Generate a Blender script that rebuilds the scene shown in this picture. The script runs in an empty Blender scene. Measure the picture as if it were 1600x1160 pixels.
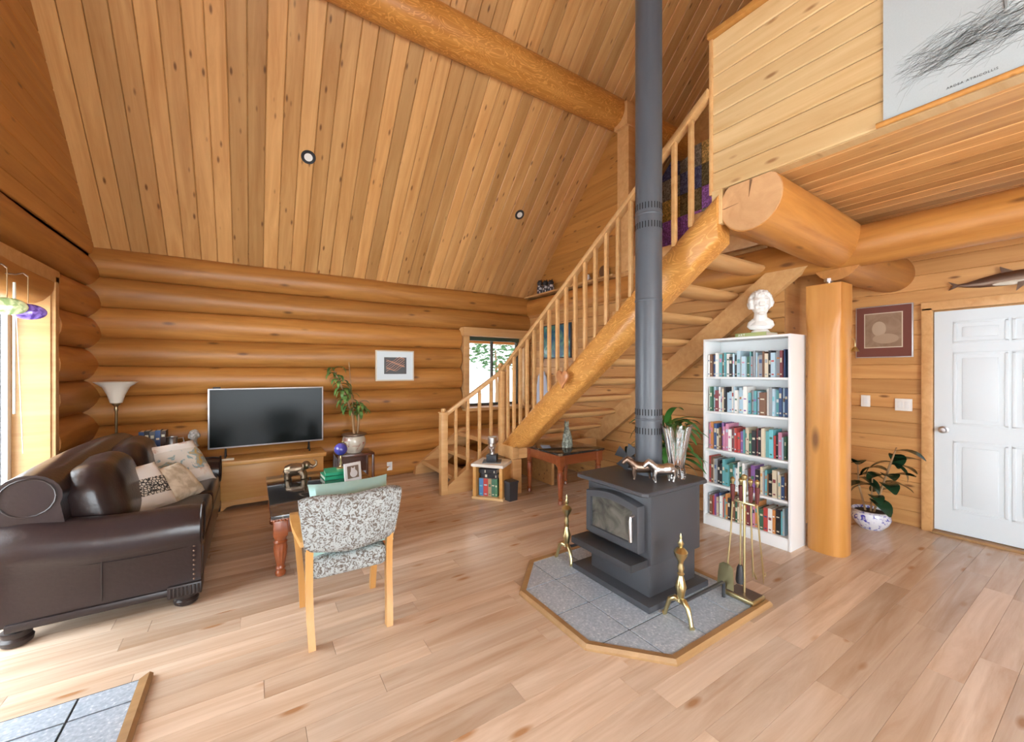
import bpy, bmesh, math, random
from mathutils import Vector, Matrix
random.seed(7)
PI = math.pi
SC = bpy.context.scene
COL = SC.collection

# ------------------------------------------------------------------ camera, sky, light, exposure
FPX = 631.6                                  # focal length in pixels of the 1600 px wide frame
cam_data = bpy.data.cameras.new('camera')
cam_data.sensor_fit = 'HORIZONTAL'; cam_data.sensor_width = 36.0
cam_data.lens = FPX / 1600 * 36.0
cam_data.clip_start = 0.05
cam = bpy.data.objects.new('camera', cam_data); COL.objects.link(cam)
cam.location = (0, 0, 1.5); cam.rotation_euler = (math.radians(90), 0, math.radians(-32.7))
SC.camera = cam
world = bpy.data.worlds.new('world'); SC.world = world; world.use_nodes = True
_bg = world.node_tree.nodes['Background']
_bg.inputs[0].default_value = (0.93, 0.97, 1.0, 1); _bg.inputs[1].default_value = 2.6
VS = SC.view_settings
VS.view_transform = 'Standard'; VS.look = 'None'; VS.gamma = 1.0; VS.use_curve_mapping = False
VS.exposure = 0.27

def area_light(name, loc, rot, sx, sy, power, color=(1, 1, 1)):
    l = bpy.data.lights.new(name, 'AREA'); l.shape = 'RECTANGLE'; l.size = sx; l.size_y = sy
    l.energy = power; l.color = color
    o = bpy.data.objects.new(name, l); COL.objects.link(o); o.location = loc; o.rotation_euler = rot
    return o
# daylight entering through openings of the room (patio door, side window, rear gable glazing)
DAY = (0.84, 0.93, 1.0)
area_light('daylight_patio_door', (-2.3, 3.5, 1.4), (0, math.radians(-90), 0), 2.6, 3.2, 230, DAY)
area_light('daylight_side_window', (-1.75, -0.9, 1.4), (0, math.radians(-90), 0), 2.0, 2.4, 150, DAY)
area_light('daylight_rear_lower', (0.6, -3.55, 1.3), (math.radians(90), 0, 0), 3.6, 2.3, 240, DAY)
area_light('daylight_rear_upper', (0.6, -3.55, 4.0), (math.radians(90), 0, 0), 3.4, 1.8, 320, DAY)

area_light('added_loft_fill', (4.1, -3.5, 4.5), (math.radians(90), 0, 0), 1.8, 1.4, 480, DAY)  # added fill lamp to brighten the dark loft, set in a made-up opening

# ------------------------------------------------------------------ materials
MATS = {}
def _mat(name):
    m = bpy.data.materials.new(name); m.use_nodes = True
    nt = m.node_tree; b = nt.nodes['Principled BSDF']; MATS[name] = m
    return m, nt, b
def plain(name, col, rough=0.5, metal=0.0, coat=0.0, trans=0.0, ior=1.45, var=0.0, bump=0.0, bscale=60, emit=None):
    if name in MATS: return MATS[name]
    m, nt, b = _mat(name)
    b.inputs['Base Color'].default_value = (*col, 1); b.inputs['Roughness'].default_value = rough
    b.inputs['Metallic'].default_value = metal; b.inputs['Coat Weight'].default_value = coat
    b.inputs['Transmission Weight'].default_value = trans; b.inputs['IOR'].default_value = ior
    if emit:
        b.inputs['Emission Color'].default_value = (*emit[0], 1); b.inputs['Emission Strength'].default_value = emit[1]
    if var or bump:
        tc = nt.nodes.new('ShaderNodeTexCoord'); nz = nt.nodes.new('ShaderNodeTexNoise')
        nz.inputs['Scale'].default_value = bscale; nz.inputs['Detail'].default_value = 5
        nt.links.new(tc.outputs['Object'], nz.inputs['Vector'])
        if var:
            mx = nt.nodes.new('ShaderNodeMix'); mx.data_type = 'RGBA'
            mx.inputs[6].default_value = (*[c * (1 - var) for c in col], 1)
            mx.inputs[7].default_value = (*[min(1, c * (1 + var)) for c in col], 1)
            nt.links.new(nz.outputs['Fac'], mx.inputs[0]); nt.links.new(mx.outputs[2], b.inputs['Base Color'])
        if bump:
            bp = nt.nodes.new('ShaderNodeBump'); bp.inputs['Strength'].default_value = bump; bp.inputs['Distance'].default_value = 0.01
            nt.links.new(nz.outputs['Fac'], bp.inputs['Height']); nt.links.new(bp.outputs[0], b.inputs['Normal'])
    return m
def wood(name, light, dark, axis='X', grain=1.0, knots=0.0, rough=0.45, pvar=0.18, swirl=0.0, coat=0.0, kcol=(0.16, 0.06, 0.015)):
    """procedural timber; the grain runs along the local axis, every object gets its own offset and tone"""
    if name in MATS: return MATS[name]
    m, nt, b = _mat(name); N = nt.nodes.new; L = nt.links.new
    tc = N('ShaderNodeTexCoord'); oi = N('ShaderNodeObjectInfo')
    mul = N('ShaderNodeMath'); mul.operation = 'MULTIPLY'; mul.inputs[1].default_value = 37.0; L(oi.outputs['Random'], mul.inputs[0])
    add = N('ShaderNodeVectorMath'); add.operation = 'ADD'; L(tc.outputs['Object'], add.inputs[0]); L(mul.outputs[0], add.inputs[1])
    def scaled(along, across):
        mp = N('ShaderNodeMapping'); s = [across] * 3; s['XYZ'.index(axis)] = along
        mp.inputs['Scale'].default_value = s; L(add.outputs[0], mp.inputs['Vector']); return mp
    mp = scaled(0.9 * grain, 11 * grain)
    nz = N('ShaderNodeTexNoise'); nz.inputs['Scale'].default_value = 1.0; nz.inputs['Detail'].default_value = 6; nz.inputs['Roughness'].default_value = 0.62
    nz.inputs['Distortion'].default_value = 0.6 + swirl; L(mp.outputs[0], nz.inputs['Vector'])
    rp = N('ShaderNodeValToRGB'); rp.color_ramp.elements[0].position = 0.30; rp.color_ramp.elements[1].position = 0.68
    rp.color_ramp.elements[0].color = (*dark, 1); rp.color_ramp.elements[1].color = (*light, 1)
    L(nz.outputs['Fac'], rp.inputs[0]); out = rp.outputs[0]
    if swirl:
        ms = scaled(3.2, 9); n2 = N('ShaderNodeTexNoise'); n2.inputs['Scale'].default_value = 1.0; n2.inputs['Detail'].default_value = 2; n2.inputs['Distortion'].default_value = 1.5
        L(ms.outputs[0], n2.inputs['Vector'])
        w = N('ShaderNodeMath'); w.operation = 'MULTIPLY'; w.inputs[1].default_value = 55; L(n2.outputs['Fac'], w.inputs[0])
        sn = N('ShaderNodeMath'); sn.operation = 'SINE'; L(w.outputs[0], sn.inputs[0])
        r2 = N('ShaderNodeValToRGB'); r2.color_ramp.elements[0].position = 0.55; r2.color_ramp.elements[1].position = 0.95
        r2.color_ramp.elements[0].color = (0, 0, 0, 1); r2.color_ramp.elements[1].color = (swirl, swirl, swirl, 1); L(sn.outputs[0], r2.inputs[0])
        mx = N('ShaderNodeMix'); mx.data_type = 'RGBA'; L(r2.outputs[0], mx.inputs[0]); L(out, mx.inputs[6])
        mx.inputs[7].default_value = (min(1, light[0] * 1.25), min(1, light[1] * 1.35), light[2] * 1.6, 1); out = mx.outputs[2]
    if knots:
        mk = scaled(2.3 * knots, 7.0 * knots); vo = N('ShaderNodeTexVoronoi'); vo.inputs['Scale'].default_value = 1.0; L(mk.outputs[0], vo.inputs['Vector'])
        rk = N('ShaderNodeValToRGB'); rk.color_ramp.elements[0].position = 0.06; rk.color_ramp.elements[1].position = 0.15
        rk.color_ramp.elements[0].color = (0.9, 0.9, 0.9, 1); rk.color_ramp.elements[1].color = (0, 0, 0, 1); L(vo.outputs['Distance'], rk.inputs[0])
        mx = N('ShaderNodeMix'); mx.data_type = 'RGBA'; L(rk.outputs[0], mx.inputs[0]); L(out, mx.inputs[6]); mx.inputs[7].default_value = (*kcol, 1); out = mx.outputs[2]
    hsv = N('ShaderNodeHueSaturation'); L(out, hsv.inputs['Color'])
    mr = N('ShaderNodeMapRange'); mr.inputs[3].default_value = 1 - pvar; mr.inputs[4].default_value = 1 + pvar * 0.6
    L(oi.outputs['Random'], mr.inputs[0]); L(mr.outputs[0], hsv.inputs['Value']); L(hsv.outputs[0], b.inputs['Base Color'])
    b.inputs['Roughness'].default_value = rough; b.inputs['Coat Weight'].default_value = coat; b.inputs['Coat Roughness'].default_value = 0.18
    bp = N('ShaderNodeBump'); bp.inputs['Strength'].default_value = 0.12; bp.inputs['Distance'].default_value = 0.004
    L(nz.outputs['Fac'], bp.inputs['Height']); L(bp.outputs[0], b.inputs['Normal'])
    return m
def blotch(name, c1, c2, scale=20, rough=0.5, lo=0.45, hi=0.55, dist=0.0, kind='noise', metal=0.0, coat=0.0, c3=None):
    """two (or three) tone pattern: marble, tapestry fabric, terrazzo, glaze"""
    if name in MATS: return MATS[name]
    m, nt, b = _mat(name); N = nt.nodes.new; L = nt.links.new
    tc = N('ShaderNodeTexCoord')
    if kind == 'noise':
        t = N('ShaderNodeTexNoise'); t.inputs['Detail'].default_value = 5; t.inputs['Distortion'].default_value = dist; o = t.outputs['Fac']
    elif kind == 'cells':
        t = N('ShaderNodeTexVoronoi'); o = t.outputs['Distance']
    else:
        t = N('ShaderNodeTexVoronoi'); t.feature = 'DISTANCE_TO_EDGE'; o = t.outputs['Distance']
    t.inputs['Scale'].default_value = scale; L(tc.outputs['Object'], t.inputs['Vector'])
    r = N('ShaderNodeValToRGB'); r.color_ramp.elements[0].position = lo; r.color_ramp.elements[1].position = hi
    r.color_ramp.elements[0].color = (*c1, 1); r.color_ramp.elements[1].color = (*c2, 1)
    if c3:
        e = r.color_ramp.elements.new(min(0.99, hi + 0.12)); e.color = (*c3, 1)
    L(o, r.inputs[0]); L(r.outputs[0], b.inputs['Base Color'])
    b.inputs['Roughness'].default_value = rough; b.inputs['Metallic'].default_value = metal; b.inputs['Coat Weight'].default_value = coat
    return m

M_ceil = wood('pine_ceiling', (0.70, 0.40, 0.155), (0.51, 0.245, 0.075), knots=1.5, rough=0.42, pvar=0.26)
M_gable = wood('pine_gable', (0.56, 0.27, 0.07), (0.42, 0.18, 0.04), knots=1.3, rough=0.4, pvar=0.12)
M_wallpine = wood('pine_wall', (0.66, 0.37, 0.14), (0.50, 0.24, 0.075), knots=1.3, rough=0.42, pvar=0.16)
M_loft = wood('pine_loft', (0.72, 0.52, 0.27), (0.57, 0.36, 0.155), knots=1.3, rough=0.38, pvar=0.14, kcol=(0.3, 0.14, 0.05))
M_log = wood('peeled_log', (0.56, 0.255, 0.062), (0.36, 0.14, 0.028), grain=1.1, knots=0.9, rough=0.42, pvar=0.16)
M_beam = wood('figured_log', (0.60, 0.27, 0.06), (0.47, 0.18, 0.03), grain=0.8, rough=0.38, pvar=0.05, swirl=0.85)
M_logend = wood('log_end_grain', (0.62, 0.36, 0.17), (0.46, 0.24, 0.10), grain=0.5, rough=0.55, pvar=0.05)
M_stair = wood('fir_stair', (0.70, 0.43, 0.19), (0.57, 0.30, 0.11), grain=1.2, rough=0.4, pvar=0.12)
M_floor = wood('laminate_floor', (0.74, 0.59, 0.455), (0.52, 0.355, 0.235), grain=1.0, knots=0.9, rough=0.24, pvar=0.2, kcol=(0.42, 0.21, 0.09))
M_chest = wood('pine_chest', (0.68, 0.38, 0.12), (0.58, 0.28, 0.07), knots=0.8, rough=0.4, pvar=0.05)
M_cherry = wood('cherry_wood', (0.34, 0.095, 0.03), (0.22, 0.05, 0.015), rough=0.28, pvar=0.05, coat=0.4)
M_maple = wood('maple_chair', (0.66, 0.36, 0.12), (0.55, 0.27, 0.075), axis='Z', rough=0.35, pvar=0.05, coat=0.2)
M_edge = wood('oak_edging', (0.42, 0.25, 0.11), (0.30, 0.17, 0.07), rough=0.45, pvar=0.08)
M_white = plain('white_paint', (0.80, 0.82, 0.82), 0.4)
M_door = plain('white_door', (0.72, 0.82, 0.88), 0.35)
M_plastic = plain('white_plastic', (0.85, 0.85, 0.82), 0.35)
M_pane = plain('pane_glass', (1, 1, 1), 0.02, trans=1.0, ior=1.05)
M_glass = plain('crystal', (1, 1, 1), 0.03, trans=1.0, ior=1.5)
M_black = plain('black_iron', (0.035, 0.037, 0.042), 0.5, bump=0.05, bscale=200)
M_stove = plain('stove_steel', (0.055, 0.058, 0.066), 0.48, bump=0.06, bscale=240)
M_pipe = plain('pipe_steel', (0.075, 0.085, 0.10), 0.38)
M_brass = plain('brass', (0.60, 0.52, 0.28), 0.28, 1.0)
M_pewter = plain('pewter', (0.50, 0.48, 0.46), 0.3, 1.0)
M_bronze = plain('bronze', (0.22, 0.15, 0.11), 0.35, 0.9)
M_steel = plain('steel', (0.6, 0.6, 0.62), 0.3, 1.0)
M_leather = plain('brown_leather', (0.026, 0.016, 0.016), 0.29, var=0.25, bump=0.12, bscale=45, coat=0.1)
M_darkwood = plain('dark_carved_wood', (0.025, 0.017, 0.016), 0.35)
M_marble = blotch('dark_marble', (0.028, 0.028, 0.03), (0.05, 0.048, 0.045), 4.0, 0.08, 0.50, 0.60, 2.2, c3=(0.36, 0.32, 0.25), coat=0.5)
M_tile = blotch('terrazzo', (0.33, 0.40, 0.48), (0.46, 0.53, 0.61), 70, 0.35, 0.35, 0.6, 0.3, c3=(0.72, 0.76, 0.78))
M_grout = plain('grout', (0.04, 0.045, 0.05), 0.8)
M_paisley = blotch('paisley_fabric', (0.13, 0.105, 0.085), (0.42, 0.46, 0.46), 38, 0.85, 0.42, 0.54, 2.5)
M_aqua = plain('aqua_cotton', (0.36, 0.56, 0.52), 0.85, bump=0.15, bscale=30)
M_leaf = plain('leaf_green', (0.05, 0.17, 0.03), 0.35, var=0.45, bscale=9)
M_leafdark = plain('rubber_leaf', (0.018, 0.05, 0.022), 0.22, var=0.4, bscale=8)
M_leaflight = plain('variegated_leaf', (0.12, 0.24, 0.06), 0.4, var=0.5, bscale=14)
M_soil = plain('soil', (0.03, 0.02, 0.012), 0.9)
M_bark = plain('plant_stem', (0.36, 0.22, 0.11), 0.7)
M_plaster = plain('white_plaster', (0.80, 0.80, 0.77), 0.6)
M_screen = plain('tv_screen', (0.006, 0.008, 0.008), 0.16, ior=1.22)
M_silver = plain('silver_plastic', (0.55, 0.55, 0.57), 0.35, 0.6)

# ------------------------------------------------------------------ mesh helpers
class MB:
    def __init__(s): s.bm = bmesh.new()
    def _x(s, vs, M):
        if M is not None: bmesh.ops.transform(s.bm, matrix=M, verts=vs)
    def box(s, c, d, M=None, bevel=0.0, seg=2):
        vs = bmesh.ops.create_cube(s.bm, size=1.0)['verts']
        for v in vs: v.co = Vector((v.co.x * d[0] + c[0], v.co.y * d[1] + c[1], v.co.z * d[2] + c[2]))
        if bevel:
            es = list({e for v in vs for e in v.link_edges})
            r = bmesh.ops.bevel(s.bm, geom=es, offset=bevel, segments=seg, profile=0.6, affect='EDGES')
            vs = list({v for f in r['faces'] for v in f.verts} | {v for v in vs if v.is_valid})
        s._x(vs, M); return s
    def rings(s, rings, cap=True, closed=True, M=None):
        """rings: list of equally long point lists, skinned"""
        R = [[s.bm.verts.new(p) for p in r] for r in rings]; n = len(R[0])
        for a, b in zip(R[:-1], R[1:]):
            for i in range(n if closed else n - 1):
                j = (i + 1) % n
                try: s.bm.faces.new((a[i], a[j], b[j], b[i]))
                except ValueError: pass
        if cap and closed:
            for r, fl in ((R[0], True), (R[-1], False)):
                try: s.bm.faces.new(r[::-1] if fl else r)
                except ValueError: pass
        s._x([v for r in R for v in r], M); return s
    def lathe(s, prof, c=(0, 0, 0), seg=20, M=None):
        return s.rings([[(c[0] + r * math.cos(2 * PI * i / seg), c[1] + r * math.sin(2 * PI * i / seg), c[2] + z) for i in range(seg)] for r, z in prof], M=M)
    def tube(s, pts, rad, seg=8, M=None):
        pts = [Vector(p) for p in pts]; n = len(pts); out = []; prev = None
        for i, p in enumerate(pts):
            t = (pts[min(i + 1, n - 1)] - pts[max(i - 1, 0)]).normalized()
            if prev is None:
                a = Vector((0, 0, 1)) if abs(t.z) < 0.9 else Vector((1, 0, 0)); u = t.cross(a).normalized()
            else: u = (prev - t * prev.dot(t)).normalized()
            prev = u; w = t.cross(u); r = rad[i] if isinstance(rad, (list, tuple)) else rad
            out.append([p + (u * math.cos(2 * PI * k / seg) + w * math.sin(2 * PI * k / seg)) * r for k in range(seg)])
        return s.rings(out, M=M)
    def ball(s, c, r, M=None, seg=16, rin=10):
        if not isinstance(r, (tuple, list)): r = (r, r, r)
        vs = bmesh.ops.create_uvsphere(s.bm, u_segments=seg, v_segments=rin, radius=1.0)['verts']
        for v in vs: v.co = Vector((v.co.x * r[0] + c[0], v.co.y * r[1] + c[1], v.co.z * r[2] + c[2]))
        s._x(vs, M); return s
    def prism(s, poly, h0, h1, plane='XY', M=None):
        def P(a, b, h): return {'XY': (a, b, h), 'XZ': (a, h, b), 'YZ': (h, a, b)}[plane]
        return s.rings([[P(a, b, h0) for a, b in poly], [P(a, b, h1) for a, b in poly]], M=M)
    def pillow(s, L, W, T, M=None, n=12, pinch=0.06, wr=0.0):
        """plump cushion lying in XY, thickness T"""
        g = {}
        for sd in (1, -1):
            for i in range(n + 1):
                for j in range(n + 1):
                    a, b = 2 * i / n - 1, 2 * j / n - 1
                    edge = abs(a) == 1 or abs(b) == 1
                    if sd == -1 and edge: g[(sd, i, j)] = g[(1, i, j)]; continue
                    k = ((1 - a ** 4) * (1 - b ** 4)) ** 0.55
                    z = sd * T / 2 * k + wr * math.sin(7 * a + 3 * b) * k * 0.5
                    x = a * L / 2 * (1 - pinch * (1 - abs(b) ** 3) * abs(a) ** 3); y = b * W / 2 * (1 - pinch * (1 - abs(a) ** 3) * abs(b) ** 3)
                    g[(sd, i, j)] = s.bm.verts.new((x, y, z))
        for sd in (1, -1):
            for i in range(n):
                for j in range(n):
                    q = [g[(sd, i, j)], g[(sd, i + 1, j)], g[(sd, i + 1, j + 1)], g[(sd, i, j + 1)]]
                    try: s.bm.faces.new(q if sd == 1 else q[::-1])
                    except ValueError: pass
        s._x(list(set(g.values())), M); return s
    def obj(s, name, mat, parent=None, angle=38, world=False):
        bmesh.ops.recalc_face_normals(s.bm, faces=s.bm.faces)
        for f in s.bm.faces: f.smooth = True
        ca = math.radians(angle)
        for e in s.bm.edges:
            if len(e.link_faces) == 2 and e.calc_face_angle(0) > ca: e.smooth = False
        me = bpy.data.meshes.new(name); s.bm.to_mesh(me); s.bm.free()
        for m in (mat if isinstance(mat, (list, tuple)) else [mat]): me.materials.append(m)
        o = bpy.data.objects.new(name, me); COL.objects.link(o)
        if parent is not None: adopt(o, parent, world)
        return o
def TM(o): return Matrix.LocRotScale(o.location, o.rotation_euler, o.scale)
def adopt(o, parent, world=False):
    o.parent = parent
    if world:
        P = TM(parent)
        if parent.parent: P = TM(parent.parent) @ parent.matrix_parent_inverse @ P
        o.matrix_parent_inverse = P.inverted()
def tag(o, label, cat, group=None, kind=None):
    o['label'] = label; o['category'] = cat
    if group: o['group'] = group
    if kind: o['kind'] = kind
    return o
def thing(name, label, cat, loc=(0, 0, 0), rz=0.0, group=None):
    o = bpy.data.objects.new(name, None); COL.objects.link(o); o.empty_display_size = 0.1
    o.location = loc; o.rotation_euler = (0, 0, rz); return tag(o, label, cat, group)
def struct(name, mb, mat, label=None):
    o = mb.obj(name, mat); o['kind'] = 'structure'
    if label: o['label'] = label
    return o
_pc = {}
def plank(name, p0, p1, w, t, normal, mat, parent, bev=0.004, world=True):
    """board from p0 to p1 (centre line of its back), width w, thickness t proud along normal; local X is the length"""
    p0, p1, n = Vector(p0), Vector(p1), Vector(normal).normalized(); x = (p1 - p0); L = x.length; x.normalize(); y = n.cross(x)
    key = (round(L, 3), round(w, 3), round(t, 3), mat.name, bev)
    if key not in _pc:
        b = MB(); hw, b_ = w / 2, bev
        sec = [(-hw, 0), (hw, 0), (hw, t - b_), (hw - b_, t), (-hw + b_, t), (-hw, t - b_)]
        b.prism([(a, c) for a, c in sec], -L / 2, L / 2, 'YZ'); o = b.obj(name, mat, angle=20); _pc[key] = o.data
    else:
        o = bpy.data.objects.new(name, _pc[key]); COL.objects.link(o)
    o.matrix_world = Matrix.Translation((p0 + p1) / 2) @ Matrix((x, y, n)).transposed().to_4x4()
    o.location = (p0 + p1) / 2; o.rotation_euler = Matrix((x, y, n)).transposed().to_euler()
    if parent is not None: adopt(o, parent, world)
    return o
def log(name, p0, p1, r, mat, parent=None, rings=40, seg=22, amp=0.012, taper=0.0, clip=None, world=True, rz=None, seed=None):
    """hand-peeled log with uneven surface; local X is the axis"""
    p0, p1 = Vector(p0), Vector(p1); x = p1 - p0; L = x.length; x.normalize()
    z = Vector((0, 0, 1)); y = z.cross(x).normalized(); z = x.cross(y)
    rnd = random.Random(seed if seed is not None else hash((round(p0.x, 2), round(p0.z, 2), round(p1.y, 2)))); ph = [rnd.uniform(0, 6.28) for _ in range(6)]
    b = MB(); R = []
    rings = max(6, min(rings, int(L / 0.09)))
    rv = rz or r
    for i in range(rings + 1):
        s = i / rings; q = s * L; ring = []
        k = 1 - taper * s + amp / r * (0.6 * math.sin(1.3 * q + ph[0]) + 0.4 * math.sin(3.1 * q + ph[1]))
        for j in range(seg):
            a = 2 * PI * j / seg
            d = k + amp / r * 0.5 * (math.sin(2 * a + 0.9 * q + ph[2]) + 0.6 * math.sin(3 * a - 1.7 * q + ph[3]))
            yy, zz = math.cos(a) * r * d, math.sin(a) * rv * d
            if clip: zz = max(clip[0], min(clip[1], zz))
            ring.append((q - L / 2, yy, zz))
        R.append(ring)
    b.rings(R); o = b.obj(name, mat, angle=50)
    o.location = (p0 + p1) / 2; o.rotation_euler = Matrix((x, y, z)).transposed().to_euler()
    if parent is not None: adopt(o, parent, world)
    return o
def Rz(a): return Matrix.Rotation(a, 4, 'Z')
def Rx(a): return Matrix.Rotation(a, 4, 'X')
def Ry(a): return Matrix.Rotation(a, 4, 'Y')
def Tr(*p): return Matrix.Translation(p)
def remesh(o, vox, smooth=4):
    m = o.modifiers.new('remesh', 'REMESH'); m.mode = 'VOXEL'; m.voxel_size = vox; m.use_smooth_shade = True
    if smooth:
        s = o.modifiers.new('smooth', 'SMOOTH'); s.iterations = smooth; s.factor = 0.5
    return o
def text(name, body, size, loc, rot, mat, parent, align='CENTER', ext=0.0005, spacing=1.0):
    c = bpy.data.curves.new(name, 'FONT'); c.body = body; c.size = size; c.align_x = align; c.extrude = ext; c.space_character = spacing
    tmp = bpy.data.objects.new(name + '_curve', c); COL.objects.link(tmp)
    me = bpy.data.meshes.new_from_object(tmp.evaluated_get(bpy.context.evaluated_depsgraph_get())); bpy.data.objects.remove(tmp)
    me.materials.clear(); me.materials.append(mat); o = bpy.data.objects.new(name, me); COL.objects.link(o); o.location = loc; o.rotation_euler = rot
    if parent is not None: o.parent = parent
    return o

# ------------------------------------------------------------------ room dimensions (metres, camera at 0,0,1.5)
XL, XR, XD, YB, YF = -1.37, 4.05, 5.35, 5.80, -3.4     # left wall, stair wall, door wall, log wall, rear wall
EAVE, SL, RIDGE = 2.79, 1.03, 1.2                      # ceiling height at the log wall, slope, ridge position
LX, LY, LZ, LT = 2.70, 1.62, 2.75, 3.82                # loft face x, loft corner y, loft underside, half wall top
def ceil_z(y): return EAVE + (YB - y) * SL if y > RIDGE else EAVE + (YB - 2 * RIDGE + y) * SL
# ------------------------------------------------------------------ floor
b = MB(); b.box(((XL + XD) / 2, (YF + YB) / 2, -0.03), (XD - XL + 0.8, YB - YF + 0.6, 0.04))
floor = struct('floor', b, M_floor)
PW = 0.1315; y = YB + 0.05; rnd = random.Random(3); row = 0
while y - PW > -0.1:
    x = XL - 0.1 - rnd.uniform(0, 1.0)
    while x < XD:
        L = rnd.choice((1.0, 1.2, 1.4)); x0, x1 = max(x, XL - 0.1), min(x + L, XD + 0.05)
        if x1 - x0 > 0.05: plank('plank', (x0 + 0.001, y - PW / 2, -0.01), (x1 - 0.001, y - PW / 2, -0.01), PW - 0.001, 0.010, (0, 0, 1), M_floor, floor, bev=0.0008)
        x += L
    y -= PW; row += 1

# ------------------------------------------------------------------ ceiling: boards up the slope
th = math.atan(SL); nrm = Vector((0, -math.sin(th), -math.cos(th)))
b = MB()
yb = YB + 0.25
pts = [(yb, ceil_z(yb)), (RIDGE, ceil_z(RIDGE)), (YF - 0.2, ceil_z(YF - 0.2))]
ring = lambda x: [(x, p[0], p[1] + 0.03) for p in pts] + [(x, p[0], p[1] + 0.12) for p in pts[::-1]]
b.rings([ring(XL - 0.4), ring(XD + 0.5)]); ceiling = struct('ceiling', b, M_ceil)
CW = 0.15; x = XL - 0.02
while x < XD + 0.3:
    plank('plank', (x + CW / 2, YB + 0.1, ceil_z(YB + 0.1) + 0.028), (x + CW / 2, RIDGE, ceil_z(RIDGE) + 0.028), CW - 0.004, 0.022, nrm, M_ceil, ceiling, bev=0.006)
    x += CW
purlin = log('purlin_log', (XL - 0.3, 3.72, 4.86), (XD + 0.3, 3.72, 4.86), 0.185, M_beam, amp=0.010, rings=70, seg=28, seed=5)
tag(purlin, 'thick figured log purlin crossing under the sloped board ceiling', 'log beam')
post = thing('purlin_post', 'square timber post holding up the log purlin above the stairs', 'post', (XR + 0.06, 3.62, 2.78))
MB().box((0, 0, 0.93), (0.17, 0.19, 1.86), bevel=0.006).obj('shaft', M_stair, post)
MB().box((0, 0, 2.0), (0.26, 0.22, 0.30), bevel=0.01).obj('saddle_block', M_stair, post)
for k, (px, py) in enumerate(((0.504, 4.822), (3.246, 4.854))):
    pz = ceil_z(py) - 0.006
    d = thing('recessed_light', ('round recessed ceiling light nearer the tall black pipe' if k else 'round recessed ceiling light above the television'), 'ceiling light', (px, py, pz), group='recessed ceiling lights')
    d.rotation_euler = (-th, 0, 0)
    MB().lathe([(0.040, -0.004), (0.068, -0.008), (0.072, 0.0), (0.066, 0.012), (0.04, 0.012)], seg=24).obj('trim_ring', M_black, d)
    MB().lathe([(0.001, -0.0075), (0.041, -0.0065), (0.041, 0.008), (0.001, 0.008)], seg=20).obj('lens', M_plastic, d)

# ------------------------------------------------------------------ log wall (back)
WX0, WX1, WZ0, WZ1 = 2.86, 3.92, 0.93, 2.06           # stair window opening
b = MB(); TH = 0.24
b.box(((XL - 0.3 + WX0) / 2, YB + 0.17, 1.4), (WX0 - XL + 0.3, 0.10, 2.8)).box(((WX1 + XD + 0.3) / 2, YB + 0.17, 1.4), (XD + 0.3 - WX1, 0.10, 2.8))
b.box(((WX0 + WX1) / 2, YB + 0.17, WZ0 / 2), (WX1 - WX0, 0.10, WZ0)).box(((WX0 + WX1) / 2, YB + 0.17, (WZ1 + 2.8) / 2), (WX1 - WX0, 0.10, 2.8 - WZ1))
wall_back = struct('wall_back', b, M_log)
P = 0.309
for i in range(9):
    z = (i + 0.5) * P; c = (-P / 2 - 0.004, P / 2 + 0.004); r = 0.185
    if z + P / 2 > WZ0 + 0.1 and z - P / 2 < WZ1 - 0.1:
        log('log', (XL - 0.15, YB + 0.12, z), (WX0 - 0.10, YB + 0.12, z), r, M_log, wall_back, clip=c, seed=i, rings=50)
        log('log', (WX1 + 0.08, YB + 0.12, z), (XR + 0.25, YB + 0.12, z), r, M_log, wall_back, clip=c, seed=i + 40)
    else:
        log('log', (XL - 0.15, YB + 0.12, z), (XR + 0.35, YB + 0.12, z), r, M_log, wall_back, clip=c, seed=i, rings=64)
# stair window
win = MB()
for (c, d) in (((WX0 - 0.035, YB + 0.02, (WZ0 + WZ1) / 2), (0.09, 0.24, WZ1 - WZ0 + 0.06)), ((WX1 + 0.035, YB + 0.02, (WZ0 + WZ1) / 2), (0.09, 0.24, WZ1 - WZ0 + 0.06)),
               (((WX0 + WX1) / 2, YB + 0.0, WZ1 + 0.06), (WX1 - WX0 + 0.22, 0.28, 0.13)), (((WX0 + WX1) / 2, YB - 0.02, WZ0 - 0.03), (WX1 - WX0 + 0.16, 0.34, 0.05))):
    win.box(c, d, bevel=0.004)
window_1 = win.obj('window_1', M_stair); window_1['kind'] = 'structure'
fr = MB(); yg = YB + 0.12; cx = (WX0 + WX1) / 2
M_frame = plain('bronze_sash', (0.10, 0.10, 0.085), 0.5)
for (c, d) in (((WX0 + 0.03, yg, 1.5), (0.04, 0.05, 1.13)), ((WX1 - 0.03, yg, 1.5), (0.04, 0.05, 1.13)), ((cx, yg, 1.5), (0.035, 0.05, 1.13)), ((cx, yg, WZ1 - 0.02), (1.06, 0.05, 0.04)), ((cx, yg, WZ0 + 0.02), (1.06, 0.05, 0.04))):
    fr.box(c, d, bevel=0.003)
fr.obj('sash', M_frame, window_1)
for k in (0, 1): MB().box((WX0 + 0.27 + 0.52 * k, yg, 1.5), (0.49, 0.006, 1.09)).obj('pane', M_pane, window_1)
MB().box((cx, yg - 0.06, WZ1 - 0.035), (1.0, 0.05, 0.06), bevel=0.004).obj('blind_headrail', plain('green_blind', (0.05, 0.08, 0.05), 0.5), window_1)
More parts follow.
